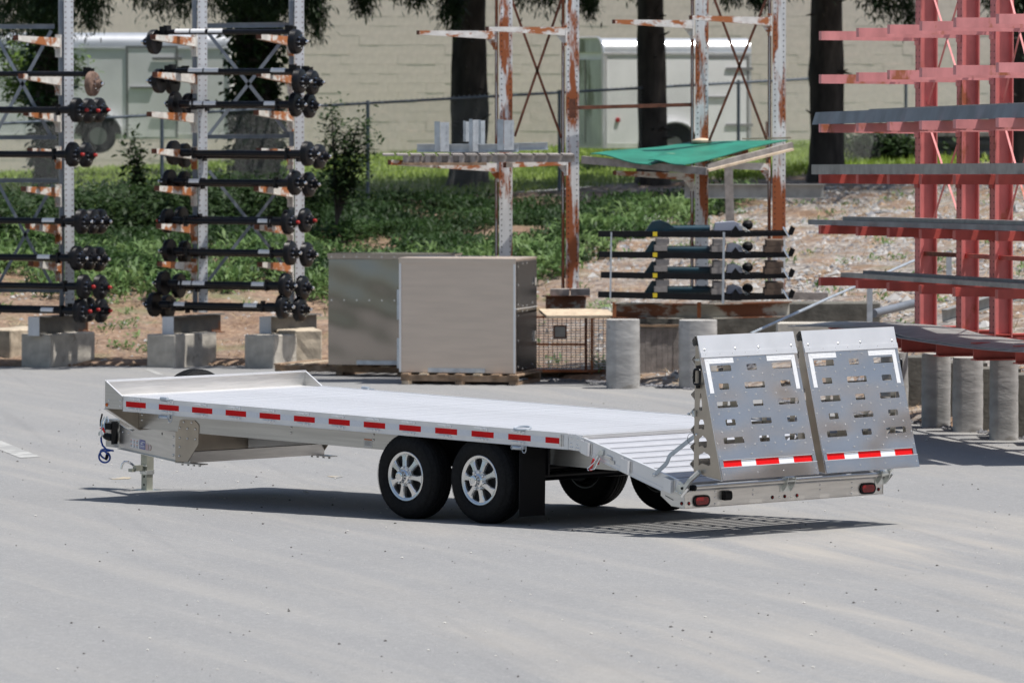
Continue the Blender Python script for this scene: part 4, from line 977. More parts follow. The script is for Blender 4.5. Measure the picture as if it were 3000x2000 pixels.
def arm_part(th, root, vec, h0, h1, w_, m1, tipm=None, bracket=True, name='arm'):
    root = Vector(root); vec = Vector(vec); tip = root+vec
    d = vec.normalized(); a = Vector((d.y, -d.x, 0)).normalized()*w_/2
    V = [root-a, root+a, root+a-Vector((0,0,h0)), root-a-Vector((0,0,h0)), tip-a, tip+a, tip+a-Vector((0,0,h1)), tip-a-Vector((0,0,h1))]
    o = MB().add(V, [(0,1,2,3),(7,6,5,4),(0,4,5,1),(1,5,6,2),(2,6,7,3),(3,7,4,0)]).build(name, m1, th)
    if tipm: MB().prism([x+d*.001 for x in V[4:]], d*.012).build('arm_end_cap', tipm, th)
    if bracket:
        m = MB(); q = root-d*.0; m.prism([q+a*1.15+Vector((0,0,.05)), q-a*1.15+Vector((0,0,.05)), q-a*1.15-Vector((0,0,h0+.14)), q+a*1.15-Vector((0,0,h0+.14))], d*.02)
        m.add([q+d*.02-Vector((0,0,h0)), q+d*.14-Vector((0,0,h0*.95)), q+d*.02-Vector((0,0,h0+.13))], [(0,1,2)])
        m.build('arm_bracket', m1, th)
    return o
# ---- left grey racks --------------------------------------------------
YR = 89.6
def grey_rack(label, cols, braces, extra_left=False):
    ctr = at(cols[0][0], 930, YR); th = thing('cantilever_rack', label, 'rack', (ctr.x, ctr.y, 0)); off = -Vector((ctr.x, ctr.y, 0))
    tops = []
    for u, arms, uar, vb in cols:
        b = at(u, vb, YR); H_ = 5.1-b.z
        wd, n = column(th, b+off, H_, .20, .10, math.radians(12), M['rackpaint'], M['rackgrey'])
        for v, ut in arms:
            r = at(uar, v+10, YR-.05); L = (uar-ut)/ppm(YR)/.5
            arm_part(th, r+off, ARM*L+Vector((0,0,.035)), .135, .070, .085, M['armpaint'], M['rust'])
        bb = at(u, vb, YR)+Vector((-.02,0,-.01)); bb.z -= .165; bb.x -= .10; q = bb+ARM*.62; r_ = bb-ARM*.75
        MB().ibeam(q+off, r_+off+Vector((0,0,0)), .27, .17, .016).build('base_beam', M['baseweb'], th)
        MB().bar(q+off+ARM*.012, q+off+ARM*.002, .19, .27).build('beam_end_plate', M['rackpaint'], th)
        tops.append(b)
    for (u0, v0, u1, v1, sz, kind) in braces:
        p = at(u0, v0, YR+.06)+off; q = at(u1, v1, YR+.06)+off
        if kind: MB().channel(p, q, sz, .04, .006).build('horizontal_tie', M['rackgrey'], th)
        else: MB().bar(p, q, sz, .008, (0,1,0)).build('diagonal_brace', M['rackgrey'], th)
    return th
A1 = [(102,62),(213,75),(321,88),(429,98),(540,82),(649,92),(758,100)]
grey_rack('grey rack of rusty tipped arms at the left edge, stacked with black axles', [(196, A1, 172, 915)],
    [(-330,79,160,78,.065,1),(-330,405,165,402,.06,1),(-330,530,170,528,.06,1),(-330,850,178,850,.06,1),(-20,90,150,400,.05,0),(150,90,-60,480,.05,0),(-25,500,160,850,.045,0),(155,540,-20,860,.045,0)])
B1 = [(100,460),(208,465),(323,450),(430,463),(538,470),(648,475),(758,478)]
C1 = [(98,765),(208,765),(319,758),(429,765),(540,758),(651,760),(760,768)]
grey_rack('tall grey two column rack full of black axles, in front of the ivy covered tree', [(587, B1, 570, 915), (870, C1, 852, 915)],
    [(600,76,850,73,.07,1),(600,401,850,398,.06,1),(608,95,850,400,.05,0),(846,95,606,402,.05,0),(612,500,850,800,.045,0),(850,510,612,820,.045,0)])
# concrete feet
def foot(label, u, v, Y, w_, d_, h, ang, m=None, sink=.25):
    p = at(u, v, Y); p.z = gz(p.x, p.y)
    th = MB(); 
    bb = bmesh.new(); bmesh.ops.create_cube(bb, size=1); bmesh.ops.subdivide_edges(bb, edges=bb.edges, cuts=5, use_grid_fill=True)
    for q in bb.verts:
        q.co = Vector((q.co.x*w_, (q.co.y+.5)*d_, (q.co.z+.5)*(h+sink)-sink)); q.co += Vector((random.gauss(0,.003), random.gauss(0,.003), random.gauss(0,.002)))
    bmesh.ops.bevel(bb, geom=[e for e in bb.edges if e.calc_face_angle(0) > 1.2], offset=.015, segments=1, affect='EDGES')
    me = bpy.data.meshes.new('concrete_block'); bb.to_mesh(me); bb.free(); me.materials.append(m or M['concrete'])
    o = bpy.data.objects.new('concrete_block', me); link(o); o.location = p; o.rotation_euler = (0,0,ang)
    return tag(o, label, 'concrete block', 'concrete blocks under the racks')
aF = -math.radians(30)
foot('square ended concrete block under the leftmost grey rack', 104, 1075, 89.15, .50, 1.15, .47, aF)
foot('square ended concrete block under the middle column of the axle racks', 471, 1077, 88.95, .48, 1.1, .47, aF)
foot('square ended concrete block beside the rough pallet, under the third rack column', 760, 1079, 88.6, .50, 1.1, .47, aF)
foot('stained concrete block behind the square one, next to the dark metal box', 880, 1079, 89.0, .62, 1.0, .52, math.radians(8), M['concretebrown'])
foot('dark brown concrete block at the very left edge of the yard', -20, 1070, 90.2, .6, 1.2, .50, aF, M['concretebrown'])
# ---- axles ------------------------------------------------------------
def axle_proto(L, drop, cap, tube_m, r=.172):
    """origin mid-beam, lying along +x"""
    root = bpy.data.objects.new('axle', None); link(root)
    MB().cyl((-L/2+.16, 0, 0), (L/2-.16, 0, 0), .038 if drop else .043, n=12).build('axle_beam', tube_m, root, smooth=True)
    for s in (-1, 1):
        x = s*(L/2-.12); z = -drop; y = -.10 if drop else 0
        if drop:
            m = MB(); m.obox((x-s*.05, 0, -.02), (.07,.12,.20)); m.bar((x-s*.015,0,0), (x-s*.015, y, z), .05, .07); m.build('torsion_arm', M['black'], root)
            MB().obox((x-s*.10, 0, .06), (.05,.14,.07)).build('mounting_bracket', M['black'], root)
        else:
            m = MB(); m.cyl((x-s*.20,0,0),(x-s*.05,0,0),.055,n=12); m.obox((x-s*.26,0,.0),(.03,.10,.16)); m.build('spindle_flange', M['black'], root, smooth=True)
        MB().lathe([(0,-.002),(r,-.002),(r+.006,.008),(r,.02),(r+.004,.028),(r,.036),(r+.004,.044),(r,.052),(r+.004,.060),(r-.004,.078),(r-.03,.088),(.075,.092)], (x, y, z), (s,0,0), 26).build('brake_drum', M['black'], root, smooth=True)
        MB().lathe([(.075,.0),(.070,.02),(.052,.03),(.050,.085),(.040,.09)], (x+s*.09, y, z), (s,0,0), 16).build('wheel_hub', M['black'], root, smooth=True)
        m = MB()
        for k in range(8): a = 2*PI*k/8; m.cyl((x+s*.09, y+.085*math.cos(a), z+.085*math.sin(a)), (x+s*.135, y+.085*math.cos(a), z+.085*math.sin(a)), .010, n=6)
        m.build('wheel_studs', M['chrome'], root, fix=False, kind='stuff')
        MB().lathe([(.024,0),(.024,.035),(.016,.045),(0,.046)], (x+s*.175, y, z), (s,0,0), 12).build('grease_cap', cap, root, smooth=True)
    return root
def sticker_on(root, x, w_=.20):
    m = MB(); n = 6
    for k in range(n):
        a0, a1 = -2.3+2.6*k/n, -2.3+2.6*(k+1)/n; r = .0445
        m.add([(x, r*math.cos(a0+PI/2+1.57)*1, r*math.sin(a0+PI/2+1.57)), (x+w_, r*math.cos(a0+PI/2+1.57), r*math.sin(a0+PI/2+1.57)), (x+w_, r*math.cos(a1+PI/2+1.57), r*math.sin(a1+PI/2+1.57)), (x, r*math.cos(a1+PI/2+1.57), r*math.sin(a1+PI/2+1.57))], [(0,1,2,3)])
    m.build('axle_label', M['sticker'], root, fix=False)
redcap = M['redreflector']; rb = mat('rusted_drum', (.16,.10,.075), .8, 0, 20, .3)
protoS = axle_proto(2.12, 0, M['chrome'], M['black']); protoR = axle_proto(2.12, 0, redcap, M['black']); protoD = axle_proto(2.12, .14, M['chrome'], M['black'])
used = {}
def axle(kind, ur, vr, Y, label, stickers=(), ul=None, tilt=0, scale=1, mdrum=None):
    """ur,vr: where the right-hand drum shows"""
    proto = {'S': protoS, 'R': protoR, 'D': protoD}[kind]
    L = 2.12; dz = .14 if kind == 'D' else 0; AA = math.radians(24)
    if ul is not None:
        want = (ur-ul)/ppm(Y)/math.cos(AA); scale = want/(L-.10)
    p = at(ur, vr, Y); hl = (L/2-.08)*scale if ul is not None else (L/2-.08); c = Vector((p.x-hl*math.cos(AA), p.y+hl*math.sin(AA)*0+.25, p.z+dz))
    o = proto if kind not in used else dup(proto); used[kind] = 1
    o.name = 'axle'; o.location = c; o.rotation_euler = (0, tilt, -AA); o.scale = (scale, 1, 1)
    tag(o, label, 'axle', 'black axles stacked on the grey racks'); return o
jobs = []
def lvl(n): return ('top', 'second', 'third', 'fourth', 'fifth', 'sixth', 'seventh', 'eighth', 'bottom')[n]
R2 = [('D',[(877,123,440)],'S'),('D',[(888,238,455),(925,242,494)],'S'),('S',[(868,306,495),(908,310,535)],0),('S',[(903,450,488),(936,458,520)],0),
      ('S',[(866,535,478),(906,540,520)],0),('R',[(846,650,472),(895,645,512)],0),('S',[(852,740,478),(900,745,522)],0),('S',[(838,835,460),(888,842,505)],0),('S',[(830,897,432),(880,905,470)],0)]
stk = {0:(-.72,-.50,-.26),1:(-.60,-.38,.55),2:(-.72,-.50,.48),3:(),4:(-.70,),5:(.5,),6:(.48,),7:(-.72,-.5,.45),8:(-.7,.4)}
for i, (k, lst, _) in enumerate(R2):
    for j, (ur, vr, ul) in enumerate(lst[::-1]):
        front = (len(lst) > 1 and j == len(lst)-1) or len(lst) == 1
        pos = '' if len(lst) == 1 else (', nearer of its pair' if front else ', farther of its pair')
        tl = {'D': 'drop arm ends', 'S': 'bright hub caps', 'R': 'red hub caps'}[k]
        Y = YR-1.05 if front else YR-.65
        o = axle(k, ur, vr, Y, 'axle with %s, %s level, two column rack%s' % (tl, lvl(i), pos), ul=ul)
        jobs.append((o, stk[i] if front else (), k))
R1 = [('D',213,[(283,246)],2),('R',318,[(228,322),(262,324),(292,322)],3),('R',425,[(216,452),(254,454)],4),('S',643,[(242,648),(272,648),(297,648)],5),
      ('S',750,[(228,755),(262,755),(292,758)],6),('R',826,[(248,838),(296,840)],7),('R',907,[(238,910),(262,905),(298,908)],8)]
names1 = ['first level below the bare arm','second level below the bare arm','third level below the bare arm','fourth level below the bare arm','third level from the bottom','second level from the bottom','bottom level']
for i, (k, vb, lst, _) in enumerate(R1):
    for j in range(len(lst)-1, -1, -1):
        ur, vr = lst[j]
        pos = '' if len(lst) == 1 else ', '+('frontmost', 'middle one', 'rearmost')[j if len(lst) == 3 else (0 if j == 0 else 2)]
        o = axle(k, ur, vr, YR-1.05+.36*j, 'black axle on the %s of the leftmost rack%s' % (names1[i], pos))
        jobs.append((o, (.36,) if (j == 0 and i in (3, 4, 6)) else (), k))
        if i == 0:
            for ch in o.children:
                if ch.name.startswith('brake_drum') or ch.name.startswith('wheel_hub'):
                    ch.data = ch.data.copy(); ch.data.materials[0] = rb
            o['label'] = 'black axle with a rusty brown drum, alone on the leftmost rack'
for o, st_, k in jobs:
    for x in st_: sticker_on(o, x)
# ---- rusting white rack -------------------------------------------------
YW = 85.2
ctr = at(1475, 900, YW); rk = thing('cantilever_rack', 'rusting white rack of four perforated columns with X braces, standing in the centre', 'rack', (ctr.x, ctr.y, 0)); off = -Vector((ctr.x, ctr.y, 0))
colsW = [(1476, 905, .0), (1671, 850, .4), (2049, 860, .9), (2275, 870, 1.3)]
for u, vb, dy in colsW:
    b = at(u, vb, YW+dy*.3); column(rk, b+off, 5.4-b.z, .215, .16, math.radians(8), M['rusty'], M['rust'], pitch=.0735, edge=.07)
ARW = Vector((-.90, -.43, 0))
for u0, v0, u1, v1, h0, h1 in ((1452,91,1228,90,.115,.055),(1657,80,1430,79,.115,.055),(2030,60,1798,58,.115,.055),(2257,51,2022,46,.115,.055),(1462,478,1145,468,.12,.07),(1660,468,1480,476,.075,.07),(2030,508,1800,500,.10,.06),(2252,478,2075,475,.10,.08)):
    r = at(u0, v0, YW-.02); L = (u0-u1)/ppm(YW)/.90; vec = ARW*L; tipz = at(u1, v1, YW+vec.y).z; vec.z = tipz-r.z
    arm_part(rk, r+off, vec, h0, h1, .08, M['armwhite'], M['rust'])
for u0, v0, u1, v1 in ((1492,-20,1645,405),(1648,-10,1508,400),(2090,-10,2245,408),(2250,-15,2078,412)):
    MB().bar(at(u0,v0,YW+.12)+off, at(u1,v1,YW+.12)+off, .035, .008, (0,1,0)).build('diagonal_brace', M['rust'], rk)
MB().bar(at(1684,316,YW-.05)+off, at(2026,307,YW+.25)+off, .06, .05, (0,0,1)).build('horizontal_tie', M['rust'], rk)
p = at(1677, 318, YW-.10)+off; MB().obox(p, (.09,.03,.26)).build('tie_plate', M['rust'], rk)
bp_ = [(at(1600, 888, YW-.4), at(1716, 888, YW+.2)), (at(1795, 908, 82.9), at(2050, 912, 83.3)), (at(2052, 912, 83.3), at(2312, 905, 83.9))]
for a, b in bp_: MB().ibeam(a+off, b+off, .205, .16, .016).build('base_beam', M['rustbeam'], rk)
for u in (1800, 2048): p = at(u, 908, 82.85)+off; MB().obox(p, (.05,.03,.21)).build('beam_end_plate', M['rustorange'], rk)
for s_, (u, v) in enumerate(((1640,855),(1700,855))):
    o = MB().obox((0,0,0), (.26,.30,.085)).build('timber_packer', M['woodgrey']); o.location = at(u, v, YW-.1); tag(o, ('dark end of a timber packer under the second white column', 'pale timber packer under the second white column, right of the dark one')[s_], 'timber block')
o = MB().box(-.46,.46,-.5,.5,-.018,.018).build('plywood_board', M['woodlight']); o.location = at(1690, 918, 83.6); o.rotation_euler = (.05,0,.1); tag(o, 'thin pale plywood board lying on the rusty wire basket', 'board')
# round-shouldered concrete feet
def drum_block(label, u, v, w_, h, m, Y=None, sq=3.0, dep=None):
    p = groundpt(u, v, 0) if Y is None else at(u, v, Y); n = 28; rings = []; mb = MB(); dep = dep or w_
    K = 9
    for k in range(K+1):
        z = -.08+(h+.08)*k/K; sc = 1+.012*math.sin(z*31+u); 
        if k == K: sc *= .985
        for i in range(n):
            t = 2*PI*i/n; c, s = math.cos(t), math.sin(t); e = 2/sq
            rings.append((math.copysign(abs(c)**e, c)*w_/2*sc+random.gauss(0,.003), math.copysign(abs(s)**e, s)*dep/2*sc, z))
    F = [(k*n+i, k*n+(i+1) % n, (k+1)*n+(i+1) % n, (k+1)*n+i) for k in range(K) for i in range(n)]+[tuple(K*n+i for i in range(n))]
    mb.add(rings, F); o = mb.build('concrete_block', m, smooth=True); p = Vector((p.x, p.y+dep/2, gz(p.x, p.y))); o.location = p
    return tag(o, label, 'concrete block', 'rounded concrete feet in front of the racks')
drum_block('rounded grey concrete foot left of the plywood sheet, beside the rusty wire basket', 1826, 1139, .44, .90, M['roundconc'])
drum_block('rounded grey concrete foot right of the brown plank panel, half behind the near ramp', 2046, 1139, .50, .89, M['roundconc'])
o = MB()
for i in range(7): o.box(-.26+i*.0745, -.26+i*.0745+.071, 0, .03, 0, .76)
o = None
pan = thing('plank_panel', 'upright brown panel of narrow boards between the two rounded concrete feet', 'panel', groundpt(1932, 1118, .02))
for i in range(7): MB().box(-.26+i*.0745, -.26+i*.0745+.0715, random.uniform(0,.006), .03, .05, .70).build('board', M['woodgrey'], pan)
MB().box(-.27, .27, -.02, .05, .715, .745).build('top_rail', M['wood'], pan)
foot('wide concrete block coloured dark for the shade behind the two ramps', 2330, 1100, 84.9, 2.3, .6, 1.02, 0, M['shadeconc'])
foot('concrete block coloured dark for the shade behind the plank panel', 1935, 1110, 84.2, 1.3, .6, .86, 0, M['shadeconc'])
drum_block('rounded concrete foot partly hidden by the far ramp, leftmost under the red rack', 2622, 1243, .32, .83, M['roundconc'], sq=3.2)
drum_block('rounded concrete foot with a rusty stained base under the red rack', 2745, 1252, .33, .84, M['roundconc'], sq=3.2)
drum_block('rounded concrete foot with crumbling bottom, middle one under the red rack', 2838, 1266, .34, .84, M['roundconc'], sq=3.2)
drum_block('smooth tall rounded concrete foot, rightmost under the red rack', 2944, 1290, .315, .92, M['roundconc'], sq=3.2)
# ---- wire basket ---------------------------------------------------------
p = groundpt(1690, 1108, 0); bs = thing('wire_basket', 'rusty wire mesh stillage basket between the metal box and the concrete foot', 'basket', p, -.05)
m = MB(); m2 = MB()
for i in range(0, 21): x = -.62+i*1.24/20; m.bar((x,-.4,.12),(x,-.4,.84),.010,.004)
for k in range(0, 21): z = .12+k*.72/20; m2.bar((-.62,-.41,z),(.62,-.41,z),.004,.010); m2.bar((.62,-.4,z),(.62,.45,z),.005,.005)
m.build('wire_mesh', M['rustorange'], bs, kind='stuff', fix=False); m2.build('wire_mesh', M['galv'], bs, kind='stuff', fix=False)
for x in (-.62, .14, .22, .62): MB().bar((x,-.41,.0 if abs(x) > .3 or x == .22 else .1),(x,-.41,.86),.035,.03).build('upright', M['rustorange'] if x != .14 else M['rust'], bs)
for z in (.12, .48, .85): MB().bar((-.63,-.415,z),(.63 if z != .48 else .12,-.415,z),.03,.03).build('frame_rail', M['rustorange'], bs)
MB().box(-.60,.60,-.35,.40,.10,.13).build('basket_floor', M['rust'], bs)
m = MB(); m.box(-.30,-.12,-.432,-.425,.56,.74); m.build('plate_frame', M['rust'], bs); MB().box(-.28,-.14,-.436,-.433,.58,.72).build('name_plate', M['galvdull'], bs)
# ---- metal tool boxes on pallets ------------------------------------------
def pallet(label, u, v, Y, ang, w_=1.5, d_=1.1, dz=0, n=7, m=None):
    p = at(u, v, Y); p.z = gz(p.x, p.y)+dz; th = thing('pallet', label, 'pallet', p, ang, 'wooden pallets'); m = m or M['wood']
    for i in range(3):
        y = i*(d_-.10); MB().box(-w_/2, w_/2, y+.01, y+.05, .045, .125).build('stringer', m, th)
    for i in range(n):
        x = -w_/2+.02+i*(w_-.14)/(n-1); o = MB().box(x, x+random.uniform(.09,.13), -.03-random.uniform(0,.05), d_+.02, .1255, .146).build('deck_board', M['woodlight'] if i % 3 == 1 else m, th)
    for i in range(3):
        x = -w_/2+.02+i*(w_-.14)/2; MB().box(x, x+.10, -.02, d_, .0, .0445).build('bottom_board', m if i else M['woodlight'], th)
    return th, p
pallet('rough brown pallet under the darker metal box, nearest the concrete block', 995, 1093, 86.2, -.42, 2.0, 1.25, n=9)
pallet('wooden pallet with block feet under the front metal box', 1345, 1122, 83.1, -.27, 1.62, 1.2)
def tool_box(label, u, v, Y, ang, w_, d_, h, lift, mf, mr, doors):
    p = at(u, v, Y); p.z = gz(p.x, p.y)+lift; th = thing('metal_box', label, 'tool box', p, ang, 'large metal boxes on pallets')
    if doors: MB().box(-w_, 0, 0, d_, 0, h).build('box_body', mf, th)
    else:
        MB().box(-w_, 0, .06, d_, 0, h).build('box_body', mf, th)
        m = MB(); nx_, nz_ = 24, 24      # a thin skin that has bowed: its upper part leans back a little
        V = [(-w_*i/nx_, .085*max(0, j/nz_-.30)**1.5+.0022*math.sin(i*.8+j*.25)+.0015*math.sin(j*.9-i*.4), h*j/nz_) for j in range(nz_+1) for i in range(nx_+1)]
        m.add(V, [(j*(nx_+1)+i, j*(nx_+1)+i+1, (j+1)*(nx_+1)+i+1, (j+1)*(nx_+1)+i) for j in range(nz_) for i in range(nx_)])
        o = m.build('front_skin', mf, th, fix=False, smooth=False); o.data.polygons.foreach_set('use_smooth', [True]*len(o.data.polygons))
    m = MB(); m.box(-w_-.012, .012, -.015, d_+.01, h+.001, h+.022); m.box(-w_-.006, .006, -.012, -.002, h-.05, h); m.build('lid', M['boxfront'] if doors else mf, th)
    if doors:
        for z0, z1 in ((.02, h*.565), (h*.575, h-.025)):
            o = MB().box(.0015, .012, .03, d_-.02, z0, z1).build('side_door', mr, th)
            m = MB()
            for y, z in ((.09,.08),(.09,.5),(.09,.9),(.3,.04),(.5,.96),(.3,.96),(.5,.04),(.78,.08),(.78,.5)): m.cyl((.012, y*d_, z0+(z1-z0)*z), (.017, y*d_, z0+(z1-z0)*z), .014, n=8)
            m.build('door_rivets', M['bolt'], th, fix=False, kind='stuff')
            MB().box(.012, .028, d_*.84, d_*.93, z0+(z1-z0)*.45, z0+(z1-z0)*.62).build('paddle_latch', M['chrome'], th)
        for x in (-w_, -.02): MB().box(x-.004, x+.024, -.014, -.001, .005, h-.05).build('corner_trim', M['rail'], th)
        MB().box(.0015, .016, 0, d_, h*.566, h*.574).build('door_divider', M['rail'], th)
        MB().box(-w_*.75, -w_*.26, -.028, -.002, .005, .06).build('lower_rail', M['galv'], th)
        for z in (.25, .9): MB().box(-w_-.035, -w_-.004, -.01, .0, z-.20, z+.20).build('side_hinge', M['galv'], th)
    else:
        m = MB()
        for i in range(9): m.cyl((-w_+.05+i*.175, -.001, h*.59), (-w_+.05+i*.175, -.006, h*.59), .012, n=8); m.cyl((-w_+.05+i*.175, -.013, h-.02), (-w_+.05+i*.175, -.018, h-.02), .010, n=8)
        m.build('panel_rivets', M['bolt'], th, fix=False, kind='stuff')
        MB().box(-w_+.4, -.1, -.03, -.002, .005, .06).build('lower_rail', M['galv'], th)
    return th
tool_box('dark reflective metal box on a pallet, partly hidden behind the lighter box', 1330, 1066, 85.6, -.16, 1.75, .62, 1.50, .155, M['boxback'], None, False)
tool_box('large satin metal tool box with two dark side doors, standing in front on its pallet', 1510, 1112, 83.0, -.27, 1.60, 1.05, 1.50, .152, M['boxfront'], M['boxdark'], True)
# ---- pallet shelf with galvanised parts -------------------------------------
YS = 84.3
p = at(1400, 455, YS); th = thing('pallet', 'worn pallet laid across the white rack arms, carrying galvanised brackets', 'pallet', p, .04, 'wooden pallets')
for i in range(14): x = -1.28+i*.185; MB().box(x, x+.15, -.55, .45, .0, .022).build('deck_board', M['woodgrey'], th)
for y in (-.5, 0, .4): MB().box(-1.0 if y < 0 else -.2, 1.28, y, y+.05, -.085, -.001).build('stringer', M['woodgrey'], th)
for i in range(9): x = -1.02+i*.15; MB().box(x, x+.07, -.54, -.51, -.09, -.001).build('block', M['woodgrey'], th)
MB().box(-1.02, .1, -.555, .4, -.125, -.09).build('bottom_board', M['wood'], th)
def galv(name, label, f, cat='bracket'):
    m = MB(); f(m); o = m.build(name, M['galv']); tag(o, label, cat, 'galvanised brackets on the high pallet'); return o
def gp(u, v, dy=0): return at(u, v, YS+dy)
def f1(m): a = gp(1222,434,-.2); b = gp(1520,434,-.25); m.channel(a, b, .11, .08, .008)
def f2(m): a = gp(1500,430,.1); b = gp(1605,428,.1); m.channel(a, b, .10, .08, .008)
def up(u0, u1, v0, v1, dy):
    def f(m):
        a = gp(u0, v1, dy); b = gp(u1, v1, dy); c = gp(u0, v0, dy); w_ = b.x-a.x
        m.prism([a, a+Vector((w_*.38,-.05,0)), a+Vector((w_*.38,-.04,0)), a+Vector((.008,.01,0))], (0,0,c.z-a.z)); m.prism([a+Vector((w_*.40,-.05,0)), b, b+Vector((0,.01,0)), a+Vector((w_*.40,-.04,0))], (0,0,c.z-a.z-.01))
        for k in range(4): q = b+Vector((-.03,-.016,(c.z-a.z)*(.25+.2*k))); m.cyl(q, q+Vector((0,-.006,0)), .01, n=8)
    return f
galv('galvanised_channel', 'long galvanised channel lying along the front of the high pallet', f1, 'channel')
galv('galvanised_channel', 'short galvanised channel at the right end of the high pallet', f2, 'channel')
galv('galvanised_bracket', 'upright galvanised bracket standing leftmost on the high pallet', up(1273,1316,356,444,-.3))
galv('galvanised_bracket', 'slim upright galvanised bracket behind the middle one on the high pallet', up(1357,1376,354,415,.15))
galv('galvanised_bracket', 'broad upright galvanised bracket in the middle of the high pallet', up(1374,1402,349,444,-.3))
galv('galvanised_bracket', 'pale galvanised bracket touching the broad middle bracket on the high pallet', up(1401,1421,351,424,-.15))
galv('galvanised_bracket', 'upright galvanised bracket rightmost, in front of the first white column', up(1457,1506,350,440,-.35))
# ---- green sheets on the timber frame ------------------------------------------
YG = 84.6
fr = thing('timber_platform', 'weathered timber platform resting on rack arms under the green sheets', 'platform', at(2030, 480, YG)); o_ = -at(2030, 480, YG)
def gq(u, v, Y): return at(u, v, Y)+o_
MB().bar(gq(1706,468,YG), gq(2072,502,YG-.9), .07, .10).build('front_timber', M['woodgrey'], fr)
MB().bar(gq(2072,500,YG-.9), gq(2322,438,YG+.4), .05, .03).build('side_timber', M['woodlight'], fr)
MB().bar(gq(2070,490,YG-.5), gq(2320,425,YG+.6), .05, .08).build('inner_timber', M['woodgrey'], fr)
MB().bar(gq(1900,480,YG-.3), gq(2190,445,YG+.2), .05, .06).build('cross_timber', M['rustorange'], fr)
MB().bar(gq(2175,407,YG+.9), gq(2318,404,YG+.8), .06, .02).build('rear_board', M['woodlight'], fr)
def sheet(label, P, Y, sag):
    m = MB(); n = 12; V = []
    for j in range(n+1):
        for i in range(n+1):
            s, t = i/n, j/n; u = (P[0][0]*(1-s)+P[1][0]*s)*(1-t)+(P[3][0]*(1-s)+P[2][0]*s)*t; v = (P[0][1]*(1-s)+P[1][1]*s)*(1-t)+(P[3][1]*(1-s)+P[2][1]*s)*t
            yy = (P[0][2]*(1-s)+P[1][2]*s)*(1-t)+(P[3][2]*(1-s)+P[2][2]*s)*t; q = at(u, v, yy); q.z += sag*math.sin(s*PI*2.2)*(1-t)+.01*math.sin(t*7+s*3); V.append(q)
    N_ = len(V); V += [q-Vector((0,0,.012)) for q in V]; F = []
    for j in range(n):
        for i in range(n): a = j*(n+1)+i; F += [(a, a+1, a+n+2, a+n+1), (a+N_, a+n+1+N_, a+n+2+N_, a+1+N_)]
    for i in range(n):
        F += [(i, i+1+0, i+1+N_, i+N_)[::-1], (n*(n+1)+i, n*(n+1)+i+1, n*(n+1)+i+1+N_, n*(n+1)+i+N_), (i*(n+1), (i+1)*(n+1), (i+1)*(n+1)+N_, i*(n+1)+N_), (i*(n+1)+n, (i+1)*(n+1)+n, (i+1)*(n+1)+n+N_, i*(n+1)+n+N_)]
    m.add(V, F); o = m.build('green_sheet', M['green'], smooth=True); tag(o, label, 'sheet', 'green sheets on the timber frame')
sheet('faded green sheet at the left, curling over the timber frame', [(1728,450,YG-.1),(1905,484,YG-.75),(2095,430,YG+.6),(2020,418,YG+1.0)], YG, .018)
sheet('brighter green sheet at the right, its point hanging over the timber frame', [(1900,468,YG-.7),(2003,484,YG-.95),(2308,409,YG+.75),(2020,419,YG+.95)], YG, .012)
o = MB().ball((0,0,0), .09, 10, (1.6,1,.5)).build('cloth_bundle', M['woodlight'], smooth=True); o.location = at(2055, 414, YG+.8); tag(o, 'small pale bundle lying at the back edge of the green sheets', 'bundle')
